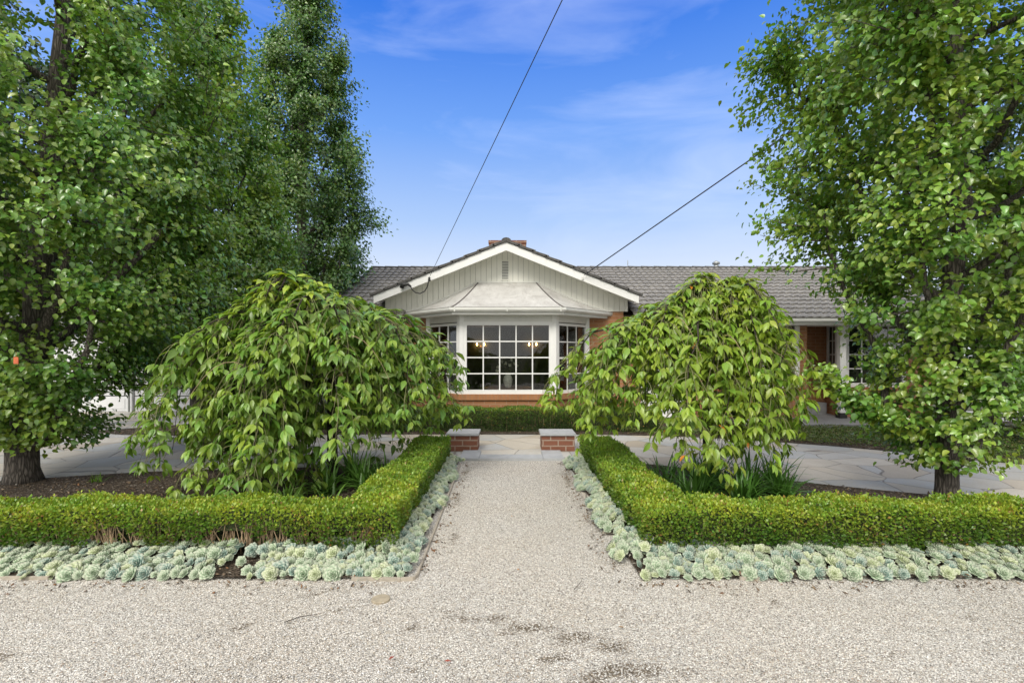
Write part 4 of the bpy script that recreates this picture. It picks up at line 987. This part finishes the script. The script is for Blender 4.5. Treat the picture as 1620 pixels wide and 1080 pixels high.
# the many more up the path and under the rest: one carpet
def carpet(name, pts, lab):
    Vs, Fs, Cs, k = [], [], [], 0
    for (x, y, z, s, tx, ty) in pts:
        ki = int(rng.choice(3, p=[.6, .2, .2])); V, F, C = ROS[(ki, int(rng.integers(4)))]
        Rm = np.array((Matrix.Rotation(tx, 3, 'X') @ Matrix.Rotation(ty, 3, 'Y') @ Matrix.Rotation(rng.uniform(0, 6.28), 3, 'Z')))
        Vs.append(V @ Rm.T * s + (x, y, z)); Fs.append(F + k); Cs.append(C * rng.uniform(.95, 1.15)); k += len(V)
    tag(link(name, np_mesh(name, np.concatenate(Vs), np.concatenate(Fs), np.concatenate(Cs), True), M['succ']), lab, 'succulents', kind='stuff')
def path_side(sgn):
    pts = []
    for x, y in spots(0, .27 if sgn < 0 else .30, 3.9, 7.5, .078, None):
        xx = sgn * ((.74 if sgn < 0 else .79) + x); wob = .05 * math.sin(y * 5.2 + sgn) + .03 * math.sin(y * 11)
        if x + wob < .01: continue
        z = .03 + .10 * (x / .3) + rng.uniform(-.01, .02); pts.append((xx, y, z, rng.uniform(.038, .064), R(rng.normal(34, 14)), R(rng.normal(-sgn * 26, 14))))
    pts += [(x, y, ros_place(x, y, 3.68, None)[0], rng.uniform(.04, .06), R(20), 0) for x, y, s in rest if (s == 0) == (sgn < 0)]
    # small offsets tucked between the big heads
    for k in range(620):
        x = rng.uniform(.8, 4.3) * sgn * 1.0; y = rng.uniform(3.63, 3.8) if k % 2 else rng.uniform(3.8, 4.0)
        if sgn > 0 and x < 1.0: continue
        if sgn < 0 and -2.14 < x < -1.92: continue
        pts.append((x, y, .02 + .05 * (y - 3.65) / .3, rng.uniform(.02, .034), R(rng.normal(30, 15)), R(rng.normal(0, 15))))
    return pts
carpet('succulent_carpet', path_side(-1), 'mass of pale rosette succulents spilling along the left side of the gravel path')
carpet('succulent_carpet', path_side(1), 'mass of pale rosette succulents spilling along the right side of the gravel path')

# ------------------------------------------------------------------ trees
def interp_env(env, z):
    zs, rs = zip(*env); return np.interp(z, zs, rs)
def pear(x, y, H, env, r0, z0, nl, twigs, leaf, label, seed, cat='tree', base=(.165, .30, .05), lean=(0, 0), nlimb=26, spread=.20, extra=None, yellow=.04, big_end=3.0, group=None, gap=None, inner=.35):
    global rng
    keep = rng; rng = np.random.default_rng(seed)
    root = tag(empty('pear_tree', (x, y, 0)), label, cat, group)
    tr = MB(); tz = np.linspace(0, H * .96, 14); wob = np.cumsum(rng.normal(size=(14, 2)) * .03, 0); wob[:3] *= .3
    pts = [(wob[i, 0] + lean[0] * t / H, wob[i, 1] + lean[1] * t / H, t) for i, t in enumerate(tz)]
    rads = [r0 * (1 - t / H) ** .75 + .012 for t in tz]; rads[0] = r0 * 1.28
    pts.insert(1, (0, 0, .16)); rads.insert(1, r0 * 1.04); pts.insert(2, (0, 0, .45)); rads.insert(2, r0 * .98)
    tr.tube(pts, rads, 14)
    T = np.array(pts); limb = []
    def trunk_at(z): return np.array([np.interp(z, T[:, 2], T[:, 0]), np.interp(z, T[:, 2], T[:, 1]), z])
    for k in range(nlimb):
        zs = z0 * .8 + (H * .72 - z0 * .8) * (k / nlimb) ** 1.1; a = k * 2.4 + rng.normal() * .3; ze = min(H * .97, zs + rng.uniform(.5, 1.0) * (1.0 + .28 * H * (1 - zs / H)))
        re = interp_env(env, ze) * rng.uniform(.6, .95); s = trunk_at(zs); e = trunk_at(ze) + np.array((math.cos(a) * re, math.sin(a) * re, 0)); q = []
        for t in np.linspace(0, 1, 8):
            w = t ** .72; p = s + (e - s) * np.array((w, w, t ** 1.25)); cz = trunk_at(p[2]); rad_ = np.linalg.norm(p[:2] - cz[:2]); lim = .72 * interp_env(env, p[2]); p[:2] = cz[:2] + (p[:2] - cz[:2]) * min(1, lim / (rad_ + 1e-6)); p[:2] += rng.normal(size=2) * .02; q.append(p)
        rr = r0 * .36 * (1 - zs / H) + .012; tr.tube(q, [rr * (1 - .8 * t) + .004 for t in np.linspace(0, 1, 8)], 7, False); limb.append(np.array(q))
    if extra is not None:
        for q in extra:
            q = np.array(q, float); tr.tube(q, [.045 * (1 - .75 * t) + .004 for t in np.linspace(0, 1, len(q))], 7, False)
    LP = np.concatenate([T] + [np.concatenate([l[:-1] + (l[1:] - l[:-1]) * f for f in (0, .33, .66)]) for l in limb])
    # twig tips fill the crown, denser near the outside
    zz = []; cand = rng.uniform(z0, H, twigs * 6); wgt = interp_env(env, cand) ** 1.35; cand = cand[rng.random(len(cand)) < wgt / wgt.max()][:twigs]
    n = len(cand); a = rng.uniform(0, 6.28, n); lob = 1 + .13 * np.sin(3 * a + cand * 1.3 + seed) + .10 * np.sin(5 * a - cand * 2.3) + rng.normal(size=n) * .05
    rr = interp_env(env, cand) * lob * (inner + (1 - inner) * rng.random(n) ** .55)
    tip = np.stack([np.cos(a) * rr, np.sin(a) * rr, cand], 1) + np.array([trunk_at(z) * (1, 1, 0) for z in cand])
    if gap is not None:      # the crown is open beside the trunk up there
        (gx, gy), g0, g1, gz_ = gap; lat = tip[:, 0] * gx + tip[:, 1] * gy - .55 * gx * tip[:, 2] / H; km = ~((lat > g0) & (lat < g1) & (tip[:, 2] > gz_)); tip = tip[km]; n = len(tip)
    d2 = ((tip[:, None, :] - LP[None]) ** 2 + np.array((0, 0, 1.2)) * 0).sum(-1) + 3.0 * np.clip(LP[None, :, 2] - tip[:, None, 2] + .05, 0, 9) ** 2; j = d2.argmin(1); st = LP[j]
    PP, DD = [], []
    for i in range(n):
        s, e = st[i], tip[i]; L = np.linalg.norm(e - s)
        if L > 1.3: s = e + (s - e) * 1.3 / L; L = 1.3
        mid = (s + e) / 2 + np.array((0, 0, -.06 * L)); 
        if i % 2 == 0 or L > .5: tr.tube([s, mid, e], [.010, .007, .003], 4, False)
        ln = int(nl / n * rng.uniform(.6, 1.4)); t = rng.random(ln) ** .7
        p = s * ((1 - t) ** 2)[:, None] + mid * (2 * t * (1 - t))[:, None] + e * (t ** 2)[:, None] + np.clip(rng.normal(size=(ln, 3)), -2, 2) * np.array((1, 1, .75)) * spread * (.35 + .65 * rng.random()) 
        PP.append(p); ax = (e - s) / (L + 1e-6); DD.append(np.tile(ax, (ln, 1)) * .5)
    if extra is not None:
        for q in extra:
            q = np.array(q, float); m = 1300 // len(extra); t = rng.random(m) ** .8 * (len(q) - 1); i = np.clip(t.astype(int), 0, len(q) - 2); f = (t - i)[:, None]
            PP.append(q[i] * (1 - f) + q[i + 1] * f + rng.normal(size=(m, 3)) * np.array((.07, .07, .06))); DD.append(np.tile((q[-1] - q[0]) / np.linalg.norm(q[-1] - q[0]) * .4, (m, 1)))
    P = np.concatenate(PP); D = np.concatenate(DD); N = len(P)
    out = P * (1, 1, 0); out /= (np.linalg.norm(out, axis=1, keepdims=True) + 1e-6)
    D = D + out * .30 + rnd_unit(N) * .75 + np.array((0, 0, -.50)); Nn = np.array((0, 0, .55)) + out * .75 + rnd_unit(N) * .6
    c = leaf_cols(N, base, .3, (.19, .25, .03), yellow, P, 1.4, .22)
    und = rng.random(N) < .12; c[und] = c[und] * 1.25 + .02
    kk = P[:, 2] > .35; leaf_mesh('crown', P[kk], D[kk], Nn[kk], rng.uniform(.6, 1.22, kk.sum()) * leaf, T_pear(), c[kk], M['leaf_pear'], root, smooth=True)
    tr.build('trunk', M['bark'], root, smooth=True)
    rng = keep; return root
# front left
pear(-6.12, 6.32, 9.0, [(.45, .45), (.8, .9), (1.3, 1.5), (2.2, 2.0), (3.4, 2.2), (5.5, 2.1), (7.5, 1.3), (9, .3)], .165, .5, 98000, 1050, .066,
     'tall pear tree in the front left bed with the thickest bare trunk', 11, lean=(.55, .1), spread=.17, gap=((.70, .71), -.30, .16, 4.3))
# second left, behind
pear(-5.55, 9.0, 10.0, [(1.0, .9), (1.8, 1.5), (3, 1.75), (4.6, 1.5), (6, 1.0), (7.5, .7), (9, .5), (10, .2)], .17, 1.1, 66000, 900, .068,
     'broad pear tree just behind the front left one, over the driveway', 12, spread=.17)
# slender one beside the house end
pear(-5.8, 13.6, 12.4, [(1.6, .9), (2.8, 1.75), (4.0, 1.85), (6, 1.8), (7.5, 1.6), (9.2, 1.2), (11, .75), (12.4, .25)], .16, 1.5, 90000, 980, .076,
     'slender pear tree farthest back, rising beside the left end of the roof', 13, spread=.19, base=(.10, .20, .045), yellow=.02)
# front right
low = [[(-.05, -.03, 1.0), (-.45, -.2, .80), (-.9, -.3, .95), (-1.25, -.35, 1.12), (-1.6, -.3, 1.45)]]
pear(4.79, 5.57, 8.6, [(.5, .45), (.8, .85), (1.2, .78), (1.6, .85), (2.0, 1.12), (2.35, 1.42), (2.9, 1.75), (3.4, 1.85), (5.1, 2.3), (7, 1.7), (8.6, .3)], .105, .40, 90000, 1020, .066,
     'tall pear tree in the front right bed with leafy shoots on its trunk', 14, extra=low, spread=.16, inner=.20, base=(.19, .33, .05), yellow=.10)
# dark evergreens closing the far sides
pear(9.6, 8.6, 7.5, [(.3, 1.0), (1.2, 1.6), (2.6, 2.0), (4, 1.9), (6, 1.3), (7.5, .3)], .16, .3, 28000, 600, .085,
     'darker bushy tree beyond the front right pear at the edge of the view', 15, base=(.035, .08, .02), yellow=.01, spread=.2)
pear(-9.9, 9.6, 8.5, [(1.8, 1.0), (2.6, 1.9), (4, 2.2), (6, 1.8), (8.5, .3)], .16, 2.0, 28000, 600, .085,
     'dark leafy tree at the far left between the front pear and the garage', 16, base=(.04, .09, .02), yellow=.01, spread=.2)

def cherry(x, y, label, seed, ztop, radf, arms, cen=(0, 0), droopf=None, base=(.15, .285, .05), dens=1.0, orange=.004, lsz=.125, lob0=None):
    global rng
    keep = rng; rng = np.random.default_rng(seed)
    root = tag(empty('weeping_cherry', (x, y, 0)), label, 'tree')
    tr = MB(); th = 1.75; tr.tube([(0, 0, -.02), (.01, 0, .25), (.0, .01, .9), (.02, 0, 1.4), (0, 0, th)], [.085, .068, .058, .06, .075], 12)
    tw = MB(); P, D, S, up_ = [], [], [], []
    def strand(p0, az, L, outw, leafn, young):
        tint = rng.uniform(.78, 1.22)
        """hanging shoot; leaves alternate along it"""
        k = 7; pts = []; p = np.array(p0, float); d = np.array((math.cos(az) * outw, math.sin(az) * outw, .25 if outw > .3 else -.1))
        for i in range(k):
            pts.append(p.copy()); d = d + np.array((rng.normal() * .08, rng.normal() * .08, -.38)); d /= np.linalg.norm(d); p = p + d * L / k
            if p[2] < .12: break
        if len(pts) < 3: return
        tw.tube(pts, [.003 * (1 - i / len(pts)) + .0012 for i in range(len(pts))], 4, False)
        q = np.array(pts); n = int(leafn * L / .05 * .95); n = max(n, 5)
        nw = max(1, n // 5); wh = np.concatenate([[1.0], rng.uniform(.1, 1, max(nw - 1, 0))]); t = np.clip(wh[np.arange(n) % nw] + rng.normal(size=n) * .035, .02, .999) * (len(q) - 1.001); i = t.astype(int); f = (t - i)[:, None]; pos = q[i] * (1 - f) + q[i + 1] * f
        ax = q[i + 1] - q[i]; ax /= np.linalg.norm(ax, axis=1, keepdims=True)
        sa = rng.uniform(0, 6.28, n); side = np.stack([np.cos(sa), np.sin(sa), np.zeros(n)], 1)
        oz = np.array((math.cos(az), math.sin(az), 0))
        dd = side * .62 + oz * .22 + ax * .25 + np.array((0, 0, -.60)) + rng.normal(size=(n, 3)) * .20
        P.append(pos + side * .02); D.append(dd); up_.append(side * .55 + oz * .7 + np.array((0, 0, .65)) + rng.normal(size=(n, 3)) * .30)
        S.append(np.where(t / (len(q) - 1) > .85, .8, 1.0) * (1 if not young else .85))
        YG.append(np.full(n, 1.0 if young else 0.0) + (t / (len(q) - 1)) * .35); TN.append(np.full(n, tint))
    YG = []; TN = []
    NL = 11; lobe = [(l * 2.39996 + rng.normal() * .15, rng.uniform(.80, 1.0), rng.uniform(.78, 1.08), rng.uniform(-.15, .22)) for l in range(NL)]
    if lob0 is not None: lobe = lob0
    for k in range(arms):
        la, lh, lr, le = lobe[k % len(lobe)]
        az = la + rng.normal() * .27; Rr = lr * (radf(az) * rng.uniform(.62, 1.0) if (k // len(lobe)) % 3 else radf(az) * rng.uniform(.3, .62))
        zt = ztop * lh * rng.uniform(.95, 1.0) - .10 * max(0, Rr - .9); pts = []; ends = (droopf(az) if droopf else .6) + le + rng.uniform(-.12, .15)
        for t in np.linspace(0, 1, 10):
            r = Rr * math.sin(t * math.pi / 2) ** .95
            z = th - .1 + (zt - th + .1) * math.sin(min(t / .34, 1) * math.pi / 2) - (zt - ends) * max(0, (t - .30) / .70) ** 1.9
            pts.append(np.array((math.cos(az) * r + cen[0] * t, math.sin(az) * r + cen[1] * t, z)) + rng.normal(size=3) * .035)
        tr.tube(pts, [.020 * (1 - t) ** 1.5 + .003 for t in np.linspace(0, 1, 10)], 6, False)
        q = np.array(pts); m = int(60 * dens); t = rng.uniform(.2, 1, m) * 8.99; i = t.astype(int); f = (t - i)[:, None]; pos = q[i] * (1 - f) + q[i + 1] * f
        sa = rng.uniform(0, 6.28, m); side = np.stack([np.cos(sa), np.sin(sa), np.zeros(m)], 1)
        P.append(pos + side * .04 + np.array((0, 0, .03))); D.append(side * .8 + np.array((math.cos(az) * .4, math.sin(az) * .4, -.35)) + rng.normal(size=(m, 3)) * .2)
        up_.append(side * .3 + np.array((math.cos(az) * .4, math.sin(az) * .4, .9)) + rng.normal(size=(m, 3)) * .2); S.append(np.full(m, 1.1)); YG.append(rng.random(m) * .4); TN.append(rng.uniform(.85, 1.15, m))
        if k % 7 == 3:     # a bare woody shoot arching out of the leaves
            q0 = pts[6]; aa = az + rng.normal() * .8; bl = [q0 + np.array((math.cos(aa) * .09 * u, math.sin(aa) * .09 * u, .06 * u - .022 * u * u)) for u in range(7)]
            bare_ = MB(); bare_.tube(bl, [.0045 - .0005 * u for u in range(7)], 5, False); bare_.build('bare_shoot', M['twig'], root)
        ns = int(25 * dens)
        for s in range(ns):
            t = rng.uniform(.25, 1) * 8.99; i = int(t); p0 = pts[i] * (1 - (t - i)) + pts[i + 1] * (t - i)
            lowest = ends if rng.random() < .8 else ends - .35
            L = min(rng.uniform(.22, .72), max(.2, p0[2] - lowest + .1))
            strand(p0, az + rng.normal() * .7, L, rng.uniform(.2, 1.0), 1.0, rng.random() < .3)
    P, D, U, S, Y, TT = map(np.concatenate, (P, D, up_, S, YG, TN)); n = len(P); keepm = P[:, 2] > .1
    P, D, U, S, Y, TT = P[keepm], D[keepm], U[keepm], S[keepm], Y[keepm], TT[keepm]; n = len(P)
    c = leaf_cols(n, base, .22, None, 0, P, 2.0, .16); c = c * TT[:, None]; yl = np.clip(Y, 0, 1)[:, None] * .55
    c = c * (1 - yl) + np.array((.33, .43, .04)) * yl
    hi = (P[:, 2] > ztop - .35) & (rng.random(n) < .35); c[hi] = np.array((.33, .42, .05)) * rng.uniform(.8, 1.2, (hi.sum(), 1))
    og = rng.random(n) < orange; c[og] = (.62, .22, .03)
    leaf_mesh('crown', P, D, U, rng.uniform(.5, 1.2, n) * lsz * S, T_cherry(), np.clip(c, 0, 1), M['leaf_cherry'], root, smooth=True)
    tr.build('trunk', M['bark_cherry'], root, smooth=True); tw.build('shoots', M['cherrytwig'], root)
    rng = keep; return root
def radL(a):   # a = azimuth, 0 = +X (right), -pi/2 = towards camera
    return 1.72 + .10 * math.sin(2 * a + .5) + .08 * math.sin(5 * a)
def droL(a):
    return .46 + .16 * math.sin(3 * a + 2) - .28 * (math.cos(a + 1.75) > .9)
cherry(-2.30, 6.45, 'weeping cherry with a dense green umbrella crown left of the path', 21, 2.53, radL, 96, cen=(-.16, .0), droopf=droL, dens=1.15, lsz=.146, lob0=[(-2.1, 1.0, .72, 0), (3.1, .92, .92, .05), (.0, .86, .93, .30), (-1.2, .93, .85, .25), (-1.75, .86, 1.04, -.25), (-2.6, .93, .95, -.05), (-.5, .84, .96, .28), (1.2, .95, .85, .1), (2.0, .94, .9, .1), (2.7, .93, .90, .1), (-2.3, .86, 1.0, -.12), (.6, .90, .85, .25), (-1.5, .97, .6, .3)], orange=.0004)
def radR(a):
    return 1.40 + .0 * math.cos(a) + .14 * math.sin(4 * a)
def droR(a):
    return .98 + .16 * math.sin(3 * a + 1) - .25 * (math.cos(a - .1) > .75) - .35 * (math.cos(a + 1.6) > .93)
cherry(2.44, 6.3, 'weeping cherry with looser yellow green crown and orange leaves right of the path', 22, 2.58, radR, 70, cen=(-.42, 0), droopf=droR, base=(.21, .34, .045), dens=1.0, orange=.0025, lsz=.138, lob0=[(-1.9, .98, .7, .1), (3.1, .80, 1.08, .05), (.1, 1.0, .88, .12), (-2.5, .83, 1.08, .05), (-.7, .97, .92, -.05), (-1.35, .90, 1.0, .0), (.0, .86, 1.06, -.22), (-1.6, .80, 1.12, -.3), (2.3, .9, .95, .15), (1.4, .96, .9, .1), (.7, 1.0, .9, .1), (-.35, .88, 1.06, -.15), (-2.1, .9, .9, .15)])

# ------------------------------------------------------------------ strappy plants, ground cover, small shrubs
def strappy(x, y, n, L, label, col, w=.014):
    V, F, C, k = [], [], [], 0
    for i in range(n):
        a = rng.uniform(0, 6.28); inc = rng.uniform(.5, 1.4); l = L * rng.uniform(.6, 1.15); d = np.array((math.cos(a) * math.cos(inc), math.sin(a) * math.cos(inc), math.sin(inc))); s = np.array((-math.sin(a), math.cos(a), 0))
        p = np.array((rng.normal() * .04, rng.normal() * .04, 0)); m = 7; cc = np.array(col) * rng.uniform(.7, 1.3)
        for j in range(m):
            t = j / (m - 1); ww = w * (1 - t ** 2.2) + .0008; up = np.cross(s, d)
            V += [p - s * ww + up * ww * .4, p, p + s * ww + up * ww * .4]; C += [cc] * 3
            if j < m - 1: F += [(k + j * 3, k + j * 3 + 1, k + j * 3 + 4, k + j * 3 + 3), (k + j * 3 + 1, k + j * 3 + 2, k + j * 3 + 5, k + j * 3 + 4)]
            p = p + d * l / (m - 1); d = d + np.array((0, 0, -.30 * (.4 + t) * (1.5 - inc * .7))); d /= np.linalg.norm(d)
            p[2] = max(p[2], .01)
        k += m * 3
    o = link('strappy_plant', np_mesh('strappy_plant', np.array(V), np.array(F), np.array(C), True), M['leaf_strap']); o.location = (x, y, .01)
    tag(o, label, 'plant')
dk, lt = (.075, .18, .03), (.15, .28, .05)
strappy(2.15, 5.75, 75, .55, 'dark green strappy clump closest to the right cherry trunk, on its camera side', dk)
strappy(2.62, 5.6, 80, .58, 'large arching dark strappy clump right of the right cherry trunk', dk)
strappy(3.0, 5.85, 60, .52, 'strappy clump at the right end of the row under the right cherry', dk)
strappy(1.82, 6.0, 40, .50, 'sparse strappy clump at the left end of the row under the right cherry', dk)
strappy(2.45, 6.15, 60, .5, 'strappy clump behind the others at the foot of the right cherry', dk)
strappy(1.95, 5.45, 70, .5, 'dark strappy clump tucked just inside the right hedge corner', dk)
strappy(2.9, 5.45, 75, .5, 'low spreading strappy clump before the right end of the right cherry row', dk)
strappy(2.4, 5.3, 80, .46, 'strappy clump nearest the right front hedge, centre of the row', dk)
strappy(-1.95, 6.25, 70, .5, 'tall strappy clump directly behind the left cherry trunk foot', (.10, .22, .035))
strappy(-1.5, 5.7, 50, .4, 'strappy clump touching the inner side of the left hedge leg', (.12, .25, .04))
strappy(-1.75, 6.0, 60, .48, 'strappy clump beside the inner hedge corner under the left cherry', (.10, .22, .035))
strappy(-2.1, 5.75, 55, .45, 'mid green strappy clump in front of the left cherry trunk', (.10, .22, .035))
strappy(-1.55, 6.35, 45, .42, 'strappy clump right of the left cherry trunk beside the hedge leg', (.10, .22, .035))
strappy(-1.85, 5.15, 18, .30, 'small pale green strappy plant nearest the left hedge corner', lt)
strappy(-2.35, 5.25, 26, .36, 'small pale strappy tuft left of the palest one under the left cherry', lt)
strappy(-5.2, 6.3, 26, .12, 'tiny bright green tuft beside the front left trunk', (.16, .3, .03), .006)
def shrub(x, y, r, h, n, lf, label, col, name='shrub'):
    u = rnd_unit(n); u[:, 2] = np.abs(u[:, 2]); rad = rng.random(n) ** .4; P = u * rad[:, None] * (r, r, h); P *= 1 + .15 * np.sin(u @ np.array((5, 4, 6)))[:, None]
    root = tag(empty(name, (x, y, 0)), label, 'shrub')
    leaf_mesh('foliage', P, u + rnd_unit(n) * .7, u + rnd_unit(n) * .6 + np.array((0, 0, .6)), rng.uniform(.7, 1.2, n) * lf, T_pear(), leaf_cols(n, col, .3), M['leaf_pear'], root)
    m = MB()
    for k in range(7): a = k * .9; m.tube([(0, 0, 0), (math.cos(a) * r * .3, math.sin(a) * r * .3, h * .4), (math.cos(a) * r * .6, math.sin(a) * r * .6, h * .75)], [.012, .008, .004], 5)
    m.build('stems', M['bark'], root)
shrub(-6.0, 10.7, .55, .55, 1500, .05, 'low bright green shrub behind the left cherry on the house bed', (.10, .2, .03))
shrub(-4.6, 11.0, .6, .8, 1800, .05, 'rounded dark green shrub against the brick left of the gable', (.045, .1, .02))
shrub(-3.5, 11.2, .45, .7, 1300, .05, 'rounded dark green shrub next to the gable wall behind the left cherry', (.04, .09, .02))
shrub(10.6, 9.6, .8, .7, 1800, .07, 'yellow green shrub at the far right edge behind the pears', (.22, .26, .03))
def cover():
    n = 90000; x = rng.uniform(1.9, 12, n); y = rng.uniform(5.8, 10.75, n); P = np.stack([x, y], 1)
    ed = np.array(BB); inn = inside(BB, P) & inside([(p[0] + .0, p[1] + .18) for p in BB], P) & (x > 2.2 + .0 * y)
    dn = np.sin(x * 2.1 + 1) * np.sin(y * 2.7) + rng.normal(size=n) * .4; inn &= dn > -.75
    P = P[inn]; n = len(P); z = .03 + rng.random(n) * .07 * (1 + .4 * np.sin(P[:, 0] * 5) * np.sin(P[:, 1] * 6)); P3 = np.column_stack([P, z])
    c = leaf_cols(n, (.10, .16, .035), .35, (.22, .19, .08), .15)
    tag(leaf_mesh('ground_cover', P3, rnd_unit(n) + np.array((0, -.2, .2)), rnd_unit(n) * .6 + np.array((0, -.2, 1)), rng.uniform(.025, .045, n), T_box(), c, M['leaf_box']), 'low leafy ground cover between the right paving and the porch', 'ground cover', kind='stuff')
cover()
# orange tag in the left pear
m = MB(); m.box(-.025, .025, -.004, .004, -.07, 0); m.tube([(0, 0, 0), (0, 0, .05)], .0015, 4)
o = tag(m.build('plant_tag', M['orange'], None, bevel=.002), 'small orange tag hanging in the front left pear', 'tag'); o.location = (-5.05, 5.15, 1.57)
# disc set in the gravel
m = MB(); m.lathe([(0, .004), (.055, .004), (.060, .001), (.060, -.01)], (0, 0, 0), 28)
o = tag(m.build('inspection_cap', flat('tan_clay_cap', (.34, .29, .21), .8), None), 'round tan cap flush in the gravel left of the path mouth', 'cap'); o.location = (-.86, 3.315, 0)
# fallen leaves and twigs on the gravel
for i, (x, y, c_, lab) in enumerate([(-.35, 2.62, (.35, .08, .05), 'small reddish fallen leaf on the gravel at the bottom of the view'), (.05, 3.72, (.45, .22, .08), 'tan fallen leaf in the middle of the gravel before the path'), (-.62, 2.66, (.3, .07, .05), 'reddish brown leaf left of the other red leaf on the gravel'), (.62, 2.95, (.3, .2, .12), 'curled brown leaf on the gravel right of centre'), (.0, 4.95, (.42, .24, .1), 'pale tan leaf fallen halfway up the gravel path')]):
    tag(leaf_mesh('fallen_leaf', np.array([(x, y, .012)]), np.array([(math.cos(i * 2.), math.sin(i * 2.), .1)]), np.array([(.1, -.1, 1.)]), .035, T_cherry(), np.array([c_]), M['leaf_cherry']), lab, 'leaf')
m = MB(); m.tube([(-1.35, 3.0, .012), (-1.28, 3.06, .014), (-1.17, 3.10, .012)], [.003, .0025, .0015], 5); tag(m.build('twig', M['bark_cherry']), 'thin dark curved twig on the gravel at lower left', 'twig')
m = MB(); m.tube([(.42, 3.42, .012), (.48, 3.52, .014), (.50, 3.60, .012)], [.0025, .002, .0015], 5); tag(m.build('twig', M['bark_cherry']), 'thin twig on the gravel right of the path mouth', 'twig')
